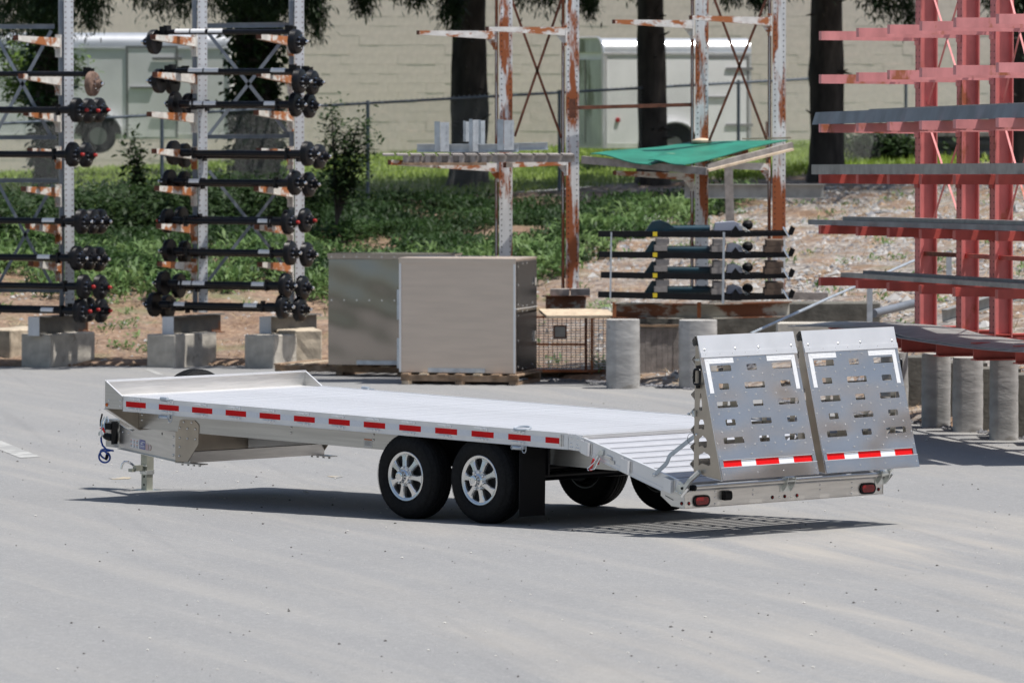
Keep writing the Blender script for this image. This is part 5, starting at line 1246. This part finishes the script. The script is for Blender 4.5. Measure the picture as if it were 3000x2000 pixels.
# ---- black lift frames strapped in a stack -----------------------------------
YB = 82.6
def lift(i, vL, vR, uL, top):
    p = at(2030, (vL+vR)/2, YB); th = thing('folded_stand', 'black folded stand, %s of the strapped stack of four' % ('topmost', 'second from the top', 'third from the top', 'lowest')[i], 'stand', p, 0, 'black folded stands in a strapped stack'); o_ = -p
    g = lambda u, v, dy=0: at(u, v, YB+dy)+o_
    t = (vR-vL)/(2112-uL)
    MB().bar(g(uL, vL), g(2118, vR), .075, .080).build('front_tube', M['black'], th)
    MB().bar(g(2120, vR+1), g(2306, vR-3), .065, .062).build('sliding_tube', M['black'], th)
    MB().bar(g(uL+150, vL-4, .55), g(2300, vR-6, .55), .05, .06).build('rear_tube', M['black'], th)
    m = MB(); m.prism([g(2140,vR+9,-.05), g(2172,vR+9,-.05), g(2166,vR-12,-.05), g(2155,vR-26,-.05), g(2144,vR-12,-.05)], (0,.09,0)); m.build('gusset', M['black'], th)
    m = MB(); m.prism([g(2310,vR+2,-.04), g(2322,vR+2,-.04), g(2330,vR-18,-.04), g(2318,vR-26,-.04), g(2311,vR-10,-.04)], (0,.10,0)); m.build('end_hook', M['black'], th)
    MB().cyl(g(2294,vR-22,-.06), g(2311,vR+6,-.06), .013, n=8).build('release_pin', M['chrome'], th, smooth=True)
    MB().obox(g(1919, vL+t*100, -.042), (.058,.002,.058)).build('yellow_label', M['yellow'], th)
    m = MB(); m.prism([g(1888,vL-4,.2), g(1910,vL-35,.2), g(1935,vL-40,.2), g(1960,vL-30,.2), g(1990,vL-8,.2)], (0,.25,0)) if top else m.prism([g(1888,vL-5,.2), g(1910,vL-38,.2), g(1925,vL-38,.2), g(1925,vL-5,.2)], (0,.2,0)); m.build('teal_cover', M['teal'], th)
    MB().cyl(g(1955,vL-13,.25), g(2080,vL-13 if not top else vL-14,.25), .052, n=12).build('teal_cylinder', M['teal'], th, smooth=True)
    m = MB(); m.prism([g(2092 if top else 2128,vR-12,.1), g(2096 if top else 2132,vR-34,.1), g(2150,vR-38,.1), g(2172,vR-30,.1), g(2178,vR-12,.1)], (0,.3,0)); m.build('pale_cover', M['paleblue'], th)
    m = MB(); m.ball(g(2190,vR-28,.15), .075, 10, (1,1,.9)); m.build('black_motor', M['blackplastic'], th, smooth=True)
    m = MB()
    for k in range(6): c = g(2168+6*k, vR-24+4*k, .02); m.tube([c+Vector((.022*math.cos(a),0,.014*math.sin(a))) for a in np.linspace(0, 6.28, 7)[:-1]], .005, 4, True)
    m.build('chain', M['zinc'], th, fix=False)
lv = ((685,687,1752),(745,750,1754),(805,811,1760),(862,872,1752))
for i, (a, b, u) in enumerate(lv): lift(i, a, b, u, i == 0)
for i in range(3):
    for j, (u, w_) in enumerate(((1928,.17),(2094,.16),(2256,.22))):
        for k in range(2):
            v = lv[i][0 if j == 0 else 1]+(21 if k == 0 else 39)+j
            o = MB().obox((0,0,0), (w_, .7, .078)).build('timber_block', M['woodgrey'] if j < 2 else M['wooddark']); o.location = at(u+(6 if k else 12), v, YB+.32)
            tag(o, '%s timber block, %s pair, %s gap between the black stands from the top' % (('upper','lower')[k], ('left','middle','right')[j], ('first','second','third')[i]), 'timber block', 'timber spacers in the strapped stack')
for u, w_ in ((1791,.022),(2121,.03)):
    m = MB(); a = at(u, 680, YB-.048); b = at(u-3, 889 if u > 2000 else 872, YB-.048); m.bar(a, b, w_, .003, (0,1,0)); o = m.build('strap', M['galv']); tag(o, 'pale %s strap around the stack of black stands' % ('narrow left' if u < 2000 else 'wider right'), 'strap', 'straps around the black stands')
# ---- things lying on the bank ---------------------------------------------------
o = MB().channel(at(2005,560,97.5), at(2412,560,98.5), .22, .09, .012).build('steel_channel', M['galvdull']); tag(o, 'long dull steel channel lying level on the bank behind the white rack', 'channel')
o = MB().bar(at(2139,650,96.5), at(2134,492,96.5), .13, .10, (0,1,0)).build('timber_post', M['woodgrey']); tag(o, 'short pale grey upright post on the bank between two rusty columns', 'post')
o = MB().bar(at(2300,865,84.0), at(2425,868,84.0), .16, .10).build('timber_beam', M['woodgrey']); tag(o, 'squared brown timber sticking out right of the strapped stack', 'timber')
m = MB(); m.tube([at(2200,977,72.5), at(2440,868,74.5), at(2690,758,76.5)], .017, 6); tag(m.build('metal_rail', M['galv']), 'long thin bright rail leaning diagonally behind the far ramp', 'rail')
for i, (u, v0, v1, Y) in enumerate(((2548,832,910,80),(2780,735,800,82))):
    o = MB().bar(at(u,v1+60,Y), at(u,v0,Y), .07, .05, (0,1,0)).build('short_post', M['galv']); tag(o, ('short galvanised post on the gravel left of the red columns','short galvanised post seen between two red columns')[i], 'post')
o = MB().channel(at(2760,925,79), at(3040,840,81), .16, .08, .01).build('steel_channel', M['galvdull']); tag(o, 'weathered steel channel lying on gravel behind the red columns', 'channel')
o = MB().cyl(at(2560,918,80.5), at(2690,885,81.5), .055, n=14).build('pipe', M['sheetsteel'], smooth=True); tag(o, 'dark grey pipe lying on the gravel behind the sagging sheets', 'pipe')
for u, v, dx in ((1905, 920, .2), (2190, 985, .4)): pass
o = MB().box(-.35,.35,0,.6,-.3,.16).build('concrete_slab', M['concrete']); o.location = at(2360,985,79.5); tag(o, 'pale end of a concrete slab just above the far ramp', 'slab')
# ------------------------------------------------------------ red cantilever rack at the right
# column k: photo column u and its distance
RC = [(2712, 73.2), (2834, 71.5), (2932, 69.9), (3040, 68.3), (3155, 66.8), (3285, 65.4)]
RISE = .03          # the rack climbs a little towards us, column by column
TIP = (2403, 2512, 2603, 2697, 2796, 2921)
c0 = at(RC[0][0], 1000, RC[0][1]); rr = thing('cantilever_rack', 'faded red cantilever rack at the right with rows of stubby arms', 'rack', (c0.x, c0.y, 0)); off = -Vector((c0.x, c0.y, 0))
# each arm row: z at the first column and the rise towards the camera is only perspective
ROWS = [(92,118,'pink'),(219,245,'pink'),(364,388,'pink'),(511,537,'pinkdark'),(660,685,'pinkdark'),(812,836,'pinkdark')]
AD = Vector((-1.0, -.30, 0)).normalized()
for k, (u, Y) in enumerate(RC):
    b = at(u, 1022, Y); zb = .80
    q = Vector((b.x, b.y, k*RISE))
    MB().ibeam(q+off+Vector((0,0,zb)), q+off+Vector((0,0,5.3)), .215, .17, .014, up=(-AD.x, -AD.y, 0)).build('column', M['pinkcol'], rr)
    m = MB(); fl = q+off-AD*0; 
    nrm = Vector((AD.y, -AD.x, 0)); nrm = nrm if nrm.y < 0 else -nrm
    hole_discs(m, q+off+AD*.1095+Vector((0,0,zb)), q+off+AD*.1095+Vector((0,0,5.3)), nrm, AD, (-.055,.055), .073); m.build('column_holes', M['dark'], rr, kind='stuff', fix=False)
    tipY = Y-.34
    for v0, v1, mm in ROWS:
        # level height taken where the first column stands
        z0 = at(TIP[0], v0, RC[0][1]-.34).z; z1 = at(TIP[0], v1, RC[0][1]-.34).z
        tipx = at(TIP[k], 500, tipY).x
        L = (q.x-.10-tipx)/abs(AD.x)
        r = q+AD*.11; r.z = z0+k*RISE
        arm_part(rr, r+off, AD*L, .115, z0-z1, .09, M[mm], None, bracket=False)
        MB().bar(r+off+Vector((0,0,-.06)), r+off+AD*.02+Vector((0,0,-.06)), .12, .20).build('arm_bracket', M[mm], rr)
    # base beam
    r = q+AD*1.18; r.z = zb+.085+k*RISE; s_ = q-AD*.5; s_.z = zb+.085+k*RISE
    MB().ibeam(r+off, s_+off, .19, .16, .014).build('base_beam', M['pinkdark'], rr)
for k in range(5):
    a = Vector((at(RC[k][0],500,RC[k][1]).x, RC[k][1], k*RISE)); b = Vector((at(RC[k+1][0],500,RC[k+1][1]).x, RC[k+1][1], (k+1)*RISE))
    for z0, z1 in ((5.1,3.55),(3.45,2.0)) if k % 2 == 0 else ():
        MB().bar(a+off+Vector((0,0,z0)), b+off+Vector((0,0,z1)), .022, .008, (0,1,0)).build('diagonal_brace', M['pink'], rr)
        MB().bar(a+off+Vector((0.02,0.02,z1)), b+off+Vector((0,0.02,z0)), .022, .008, (0,1,0)).build('diagonal_brace', M['pink'], rr)
    MB().bar(a+off+Vector((0,0,1.83)), b+off+Vector((0,0,1.83)), .05, .05).build('horizontal_tie', M['pinkdark'] if k else M['rust'], rr)
    MB().bar(a+off+Vector((0,0,5.12)), b+off+Vector((0,0,5.12)), .05, .07).build('horizontal_tie', M['rust'], rr)
for k, (u, Y) in enumerate(RC[:5]):  # added blocks, dark in colour, filling the shaded gaps between the feet
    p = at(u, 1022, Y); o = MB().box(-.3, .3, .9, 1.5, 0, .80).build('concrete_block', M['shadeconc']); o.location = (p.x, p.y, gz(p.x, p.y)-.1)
    tag(o, 'added concrete block coloured dark for deep shade behind the %s rounded foot under the red rack' % ('second','third','fourth','fifth','sixth')[k], 'concrete block', 'added rear concrete blocks under the red rack')
# stock on the red rack; lines run with the rack, lying across the arms
def stock(name, label, pts, prof, m, cat, smooth=False):
    """sweep profile (across, up) along pts"""
    V = []; n = len(prof); P = [Vector(p) for p in pts]
    for i, p in enumerate(P):
        d = (P[min(i+1, len(P)-1)]-P[max(i-1, 0)]); d.z = 0; d.normalize(); a = Vector((-d.y, d.x, 0))
        V += [p+a*x+Vector((0,0,z)) for x, z in prof]
    F = [(i*n+k, i*n+(k+1) % n, (i+1)*n+(k+1) % n, (i+1)*n+k) for i in range(len(P)-1) for k in range(n)]+[tuple(range(n)), tuple((len(P)-1)*n+k for k in range(n-1, -1, -1))]
    mb = MB().add(V, F); o = mb.build(name, m, smooth=smooth); return tag(o, label, cat, 'steel stock lying on the red rack')
def rowz(i): return at(TIP[0], ROWS[i][0], RC[0][1]-.34).z
def line(row, t0, t1, out, dz=0, n=2):
    """points along the arms' direction of march, 'out' metres out from the columns"""
    a = Vector((at(RC[0][0],500,RC[0][1]).x, RC[0][1], 0)); b = Vector((at(RC[5][0],500,RC[5][1]).x, RC[5][1], 5*RISE)); d = (b-a)
    z = rowz(row) if row < 6 else .80+.18
    return [a+d*(t0+(t1-t0)*i/(n-1))+AD*out+Vector((0,0,z+dz)) for i in range(n)]
PF = [(-.28,0),(-.235,.145),(.10,.155),(.10,.149),(-.230,.139),(-.272,0)]
stock('folded_steel_section', 'blue grey folded steel cladding section on the third row of red arms', line(2, -.10, 1.15, .92), [(-x if False else x, z) for x, z in PF], M['sheetsteel'], 'steel section')
stock('folded_steel_section', 'second folded steel section nested behind on the third row of red arms', line(2, .02, 1.15, .55, .01), [(x*.8, z*1.12) for x, z in PF], M['galvdull'], 'steel section')
CH = [(-.05,0),(.05,0),(.05,.01),(-.04,.01),(-.04,.105),(.05,.105),(.05,.115),(-.05,.115)]
stock('steel_channel', 'long grey channel on the fourth row of red arms', line(3, -.13, 1.15, 1.10), CH, M['galvdull'], 'channel')
stock('steel_channel', 'darker channel behind the long grey one on the fourth row', line(3, -.02, 1.15, .90), [(x, z*.95) for x, z in CH], M['sheetsteel'], 'channel')
stock('steel_channel', 'low channel at the tips of the fifth row of red arms', line(4, -.15, 1.15, 1.10), [(x, z*.5) for x, z in CH], M['sheetsteel'], 'channel')
stock('steel_sheet', 'sagging grey steel sheet pile on the fifth row of red arms', line(4, .0, 1.15, .80, .04, 9), [(-.22,0),(.22,0),(.22,.055),(-.22,.06)], M['galvdull'], 'steel sheet')
stock('steel_channel', 'thin channel on the sixth row of red arms', line(5, .0, 1.15, 1.0), [(x, z*.45) for x, z in CH], M['galvdull'], 'channel')
stock('steel_channel', 'second thin channel above the first on the sixth row of red arms', line(5, .06, 1.15, .85, .03), [(x, z*.45) for x, z in CH], M['sheetsteel'], 'channel')
for j, (dz, nm, mm) in enumerate(((0, 'lowest', 'sheetsteel'), (.014, 'topmost', 'galvdull'))):
    P = line(6, -.16+.03*j, 1.15, .92, dz+.01, 15)
    for i, p in enumerate(P): t = i/14; p.z += .045*math.sin(t*5.0+.6)-.055*(1-t)**2*1.2+(.03 if t < .5 else 0)
    stock('steel_sheet', '%s of two wavy grey steel sheets sagging over the red base beams' % nm, P, [(-.45+.04*j,-.02),(0,.02),(.45,0.0),(.45,.010),(0,.03),(-.45+.04*j,-.010)], M[mm], 'steel sheet', smooth=False)
# ------------------------------------------------------------ enclosed trailers behind the fence
def cargo_trailer(label, u0, u1, Y, vtop, vbot, ang, door_u, wheel_u, rear, Lx=None):
    s = ppm(Y); zb = at(0, vbot, Y).z; zt = at(0, vtop, Y).z
    p = at(u0, vbot, Y); th = thing('enclosed_trailer', label, 'trailer', (p.x, Y, zb), ang, 'enclosed cargo trailers behind the fence')
    L = (u1-u0)/s/math.cos(ang); H_ = zt-zb; W_ = 2.0
    MB().box(0, L, 0, W_, .0, H_-.28).build('body', M['vanwhite'], th)
    # rounded roof
    r = .28; prof = [(0,H_-.28+.001)]+[(r-r*math.cos(t), H_-r+r*math.sin(t)) for t in np.linspace(0, PI/2, 7)]+[(W_-r+r*math.sin(t), H_-r+r*math.cos(t)) for t in np.linspace(0, PI/2, 7)]+[(W_, H_-.28+.001)]
    m = MB(); m.prism([(-.01, y, z) for y, z in prof], (L+.02,0,0)); m.build('roof', M['vanroof'], th, smooth=True)
    m = MB(); m.box(-.01, L+.01, -.018, -.001, H_-.33, H_-.285); m.build('roof_trim', M['vanroof'], th)
    MB().box(0, L, -.008, -.001, -.0, .10).build('skirt', M['vandirty'], th)
    for x in (.0, L-.05): MB().box(x-.004, x+.055, -.014, -.001, .0, H_-.34).build('corner_post', M['vanroof'], th)
    m = MB(); x = .8
    while x < L-.3: m.box(x, x+.03, -.006, -.001, .12, H_-.36); x += 1.22
    m.build('panel_seams', M['vanwhite'], th, fix=False)
    # side door
    dx = (door_u-u0)/s; dw = .92; hh = 1.75
    f = MB(); f.box(dx-.04, dx, -.02, -.001, .03, hh+.04); f.box(dx+dw, dx+dw+.04, -.02, -.001, .03, hh+.04); f.box(dx, dx+dw, -.02, -.001, hh, hh+.04); f.build('door_frame', M['trim'], th)
    d = MB().box(dx+.006, dx+dw-.006, -.012, -.001, .04, hh-.006).build('side_door', M['vanwhite'], th)
    m = MB()
    for z in (.45, 1.55): m.box(dx+dw-.45, dx+dw+.12, -.035, -.021, z-.035, z+.02)
    m.build('strap_hinge', M['trim'], th); m = MB(); m.box(dx+.04, dx+.50, -.04, -.013, .97, 1.01); m.build('latch_bar', M['trim'], th)
    MB().lathe([(.05,0),(.045,.03),(0,.035)], (.28, -.001, .55), (0,-1,0), 12).build('clearance_lamp', M['redreflector'], th, smooth=True)
    # wheel with fender
    wx = (wheel_u-u0)/s
    MB().lathe([(0,.02),(.18,.02),(.19,.04),(.30,.05),(.33,.03),(.335,-.16),(.18,-.17)], (wx, -.03, .06), (0,-1,0), 24).build('wheel', M['rubber'], th, smooth=True)
    MB().lathe([(.17,.022),(.17,.045),(0,.045)], (wx, -.03, .06), (0,-1,0), 16).build('rim', M['trim'], th, smooth=True)
    m = MB(); P = [(wx+.46*math.cos(t), .08+.42*math.sin(t)) for t in np.linspace(0, PI, 11)]
    for (a, b), (c, d_) in zip(P, P[1:]): m.prism([(a,-.16,b),(c,-.16,d_),(c*1.0,-.16,d_+.03),(a,-.16,b+.03)], (0,.155,0))
    m.build('fender', M['vanroof'], th)
    MB().prism([(x, -.004, z) for x, z in P], (0,.003,0)).build('wheel_arch', M['dark'], th)
    if rear:
        m = MB(); m.box(-.02, -.001, .06, W_/2-.01, .05, H_-.42); m.build('rear_door', M['vandirty'], th); m = MB(); m.box(-.02, -.001, W_/2+.01, W_-.06, .05, H_-.42); m.build('rear_door', M['vandirty'], th)
        MB().box(-.035, -.021, W_/2-.02, W_/2+.02, .1, H_-.45).build('lock_rod', M['trim'], th)
        m = MB(); P = [(y, z) for y, z in prof]
        m.prism([(-.03, y, z) for y, z in P], (.018,0,0)); m.build('rear_hood', M['vandirty'], th)
        m = MB(); m.tube([(-.03, y, z+.005) for y, z in [(0,.0)]+P+[(W_,0)]], .028, 6); m.build('rear_trim', M['vanroof'], th)
    m = MB(); m.bar((L, .5, .05), (L+.9, W_/2, .05), .08, .08); m.bar((L, W_-.5, .05), (L+.9, W_/2, .05), .08, .08); m.cyl((L+.75, W_/2, -.45), (L+.75, W_/2, .5), .04, n=8); m.build('drawbar', M['rust'], th)
    return th
cargo_trailer('long pale enclosed trailer with a closed side door, behind the axle racks', -420, 672, 120.5, 96, 408, .0, 375, 288, False)
cargo_trailer('enclosed trailer with grey rear doors, between two tree trunks on the right', 1770, 2205, 122.0, 112, 435, .34, 2080, 1985, True)
# ------------------------------------------------------------ trees
def spray(P, u, v, Y, n, rad, drop):
    """needle clusters hanging round a point"""
    c = at(u, v, Y); n = int(n*1.9); q = np.array([c])+rng.normal(0, 1, (n, 3))*np.array([rad, rad*.7, rad*1.0]); q[:, 2] += rng.uniform(0, drop, n); P.append(q)
def tree(label, u, v, Y, r0, r1, sprays, lean=0, crown=True, ivy=0, H_=15, cr=4.6):
    b = at(u, v, Y); th = thing('conifer_tree', label, 'tree', (b.x, b.y, b.z-.3), 0, 'dark conifers behind the fence')
    m = MB(); n = 18; K = 34; V = []
    for k in range(K+1):
        z = H_*(k/K)**1.25; r = r0+(r1-r0)*min(1, z/5)
        if z > 5: r = r1*(1-(z-5)/(H_-5)*.85)
        if z < 1: r *= 1+.28*(1-z)**2
        r *= 1+.04*math.sin(z*2.7+u)
        for i in range(n):
            t = 2*PI*i/n; rr_ = r*(1+.05*math.sin(5*t+z*1.3)+random.gauss(0,.025)); V.append((lean*z+rr_*math.cos(t), rr_*math.sin(t), z))
    m.add(V, [(k*n+i, k*n+(i+1) % n, (k+1)*n+(i+1) % n, (k+1)*n+i) for k in range(K) for i in range(n)])
    m.build('trunk', M['bark'], th, smooth=True)
    m = MB()
    for i in range(16):
        z = random.uniform(1.0, 5.0); t = random.uniform(-2.6, -.5); r = r0; L = random.uniform(.08, .28)
        a = Vector((lean*z+r*.9*math.cos(t), r*.9*math.sin(t), z)); m.cyl(a, a+Vector((math.cos(t)*L, math.sin(t)*L, random.uniform(-.05,.12))), .028, .010, 6)
    m.build('branch_stubs', M['bark'], th, kind='stuff')
    P = []; br = MB()
    for (su, sv, sd, sn, srad) in sprays:
        Y2 = Y+sd; tip = at(su, sv, Y2); o3 = Vector(th.location); root = Vector((b.x+lean*5, b.y, tip.z+1.6+abs(tip.x-b.x)*.35))
        mid = (root+tip)/2+Vector((0,0,.5)); br.tube([root-o3, mid-o3, tip+Vector((0,0,.45))-o3, tip-o3], [.05,.035,.015,.005], 5)
        spray(P, su, sv-18, Y2, sn, srad, .55)
    if crown:
        for i in range(56):
            z = random.uniform(4.9, H_-1); rad = cr*(1-(z-4.9)/(H_-3))*random.uniform(.55,1.05); t = random.uniform(0, 2*PI)
            root = Vector((lean*z, 0, z)); tip = root+Vector((math.cos(t)*rad, math.sin(t)*rad*1.0-9*(1-(z-4.9)/H_), -.22*rad+random.uniform(-.1,.3)))  # limbs swung towards us, shaped to throw shade on the bank
            br.tube([root, root.lerp(tip, .5)+Vector((0,0,.25)), tip], [.06,.04,.012], 5)
            o3 = Vector(th.location)
            for j in range(6):
                c = root.lerp(tip, .35+.65*j/5)+o3
                lim = 4.146+190/ppm(c.y)+.3
                if c.z < lim: c.z = lim+random.random()*.4
                P.append(np.array([c])+rng.normal(0, 1, (62, 3))*np.array([.45,.45,.18]))
    br.build('limbs', M['bark'], th, fix=False)
    if P:
        Q = np.concatenate(P)-np.array(th.location)
        leaf_mesh('crown', Q, .17, .032, .8, M['conifer'], th, up=-.5, kind=None)
    if ivy:
        q = []
        for i in range(ivy):
            z = random.uniform(.3, 5.6); t = random.uniform(-PI, 0); k = 1.02+abs(random.gauss(0, .22))*(1.3 if random.random() < .5 else .5)
            q.append((lean*z+r0*k*math.cos(t), r0*k*math.sin(t), z))
        iv = thing('ivy', 'dark ivy climbing the trunk of the tree behind the %s rack' % ('two column' if u > 400 else 'leftmost'), 'ivy', th.location, 0, 'ivy on the left tree trunks')
        leaf_mesh('ivy_leaves', np.array(q), .17, .12, .5, M['ivy'], iv, up=-.3, kind=None)
        m = MB(); m.tube([(r0*1.02*math.cos(-1.9+.15*math.sin(z)), r0*1.02*math.sin(-1.9+.15*math.sin(z)), z) for z in np.linspace(0, 6, 16)], .03, 5); m.build('ivy_stem', M['bark'], iv)
    return th
tree('ivy clad tree trunk at the far left behind the axle rack', 150, 525, 114.5, .30, .27, [(30,70,-3,420,.22),(95,40,-2,420,.24),(150,60,-3,420,.22),(235,20,-2,340,.20),(270,50,-3,380,.18),(262,95,-3,180,.12),(10,130,-1,300,.25),(110,110,-2,300,.25)], ivy=1500)
tree('broad ivy covered tree trunk behind the two column axle rack', 752, 520, 116.5, .40, .36, [(400,5,-3,160,.15),(465,25,-2,420,.20),(540,40,-3,420,.16),(640,20,-2,300,.2),(690,45,-3,420,.18),(800,50,-3,420,.22),(880,30,-3,420,.2),(915,75,-3,340,.14),(925,125,-3,140,.09),(850,70,-2,240,.2)], ivy=2600)
tree('bare straight trunk just left of the first rusty white column', 1372, 540, 117.5, .37, .29, [(1060,50,-2,240,.09),(1072,20,-2,220,.12),(1190,5,-2,220,.12),(1225,25,-2,300,.10),(1310,72,-2,240,.10),(1335,62,-2,200,.08),(1140,-10,-2,200,.1),(1330,110,-2,60,.05)], lean=.008)
tree('trunk standing in front of the enclosed trailer with rear doors', 1912, 520, 118.0, .29, .24, [(1540,5,-2,340,.16),(1600,18,-2,380,.16),(1715,30,-2,340,.10),(1730,62,-2,160,.07),(1640,0,-2,300,.15),(1850,-5,-2,200,.12),(2140,15,-2,260,.11),(2215,22,-2,240,.09),(2228,45,-2,110,.06)], lean=-.01)
tree('dark trunk between the white rack and the red rack', 2420, 555, 118.5, .35, .28, [(2600,40,-2,420,.17),(2660,90,-2,260,.12),(2560,10,-2,320,.18),(2330,-8,-2,160,.12),(2905,15,-2,300,.16)], lean=.004)
tree('dark trunk half hidden behind the red columns at the right edge', 3005, 545, 119.5, .33, .27, [(2985,60,-2,520,.25),(3040,90,-2,400,.25),(2950,20,-2,300,.2)], lean=.0)
# shrubs
def shrub(name, label, u, v, Y, n, rx_, ry, hz, m, stems=7, L=.13, Wd=.06, gap=.5):
    b = at(u, v, Y); th = thing(name, label, 'shrub', b, 0); Q = []; s = MB()
    for i in range(stems):
        t = random.uniform(0, 2*PI); k = random.uniform(.2, 1); tip = Vector((math.cos(t)*rx_*k, math.sin(t)*ry*k, hz*random.uniform(.6, 1.05)*(1.15-.35*k)))
        s.tube([(0,0,-.1), tip*.5+Vector((0,0,.08)), tip], [.022,.014,.004], 5)
        c = n//stems; f = rng.uniform(.25, 1.0, c)[:, None]; q = np.array([tuple(tip)])*f+rng.normal(0, 1, (c, 3))*np.array([gap*.3, gap*.3, gap*.22]); Q.append(q)
    s.build('stems', M['bark'], th, fix=False); leaf_mesh('foliage', np.concatenate(Q), L, Wd, .4, m, th, up=.2, kind=None)
shrub('wild_shrub', 'open leafy shrub in front of the fence, just right of the two column rack', 985, 640, 104.5, 1900, .65, .4, 1.95, M['ivy'], 11, .11, .055, .42)
shrub('wild_shrub', 'thin sapling with sparse leaves behind the axles, left of the middle column', 415, 600, 106.5, 420, .28, .2, 1.35, M['ivy'], 5, .13, .07, .3)
shrub('bright_shrub', 'yellow green shrub at the left edge in front of the enclosed trailer', 105, 330, 117.5, 5200, 1.0, .5, 1.25, M['bush'], 20, .16, .05, .7)
shrub('dark_hedge_shrub', 'low dark spreading shrub at the foot of the wall, left of the red columns', 2585, 505, 124, 5600, 1.0, .6, .75, M['ivy'], 20, .17, .07, .7)
shrub('dark_hedge_shrub', 'dark shrub seen between the first two red columns', 2760, 505, 125, 2400, .5, .5, .9, M['ivy'], 10, .17, .07, .6)
# corrugated things behind
p = at(2870, 500, 124.5); th = thing('steel_skip', 'dark ribbed steel skip on the grass behind the red columns', 'skip', p)
MB().box(-.95, .95, .05, 1.3, 0, .72).build('skip_body', M['corr'], th)
m = MB()
for z in (.12,.32,.52): MB().box(-.97, .97, 0, .05, z, z+.08).build('rib', M['corr'], th)
MB().box(-1.0, 1.0, -.03, .06, .68, .76).build('rim_rail', M['galvdull'], th)
p = at(3060, 480, 122.0); th = thing('roller_door', 'dark corrugated steel panel standing at the right edge behind the red rack', 'panel', p)
MB().box(-.75, 1.6, .06, .1, -.1, 3.3).build('backing', M['corr'], th)
for i in range(17): MB().box(-.75, 1.6, .0, .06, i*.2, i*.2+.12).build('corrugation', M['corr'], th)

# ------------------------------------------------------------ unseen hills and workshop added beyond the frame for reflections in the bare metal
mb = MB(); n = 60; V = []
for i in range(n+1):
    t = math.radians(-205+275*i/n); r = 150+12*math.sin(i*1.3)
    for h, rr in ((-1, r-14), (9+2.5*math.sin(i*2.1)+1.5*math.sin(i*.7), r), (10+2*math.sin(i*1.7), r+30), (-1, r+60)):
        V.append((rr*math.cos(t)+0, 45+rr*math.sin(t), h))
mb.add(V, [(i*4+k, (i+1)*4+k, (i+1)*4+k+1, i*4+k+1) for i in range(n) for k in range(3)])
g = mb.build('reflection_hills', mat('reflection_woodland', (.018,.026,.014), .95, 0, .4, .4, .8, 1.0)); tag(g, kind='structure')  # dark ring added to be mirrored in the metal
th = thing('reflection_workshop', 'unseen pale metal clad workshop, added for its reflection, beyond the right side of the yard', 'building', (30, 58, gz(30, 58)))  # invented building, roof shaped to give the ramps warm reflected streaks
MB().box(0, 24, -16, 18, -.5, 6.9).build('wall', mat('reflection_cream_cladding', (.62,.52,.42), .6, 0, 1, .08), th)
MB().prism([(-.5,-16.5,6.91),(24.5,-16.5,6.91),(24.5,-16.5,7.2),(11,-16.5,10.4),(-.5,-16.5,7.2)], (0,35,0)).build('roof', mat('tan_roofing', (.80,.63,.47), .7, 0, 1, .1), th)
for y in (-12,-4,4,12): MB().box(-.06,-.005,y-1.7,y+1.7,-.3,4.2).build('roller_door', M['trim'], th)
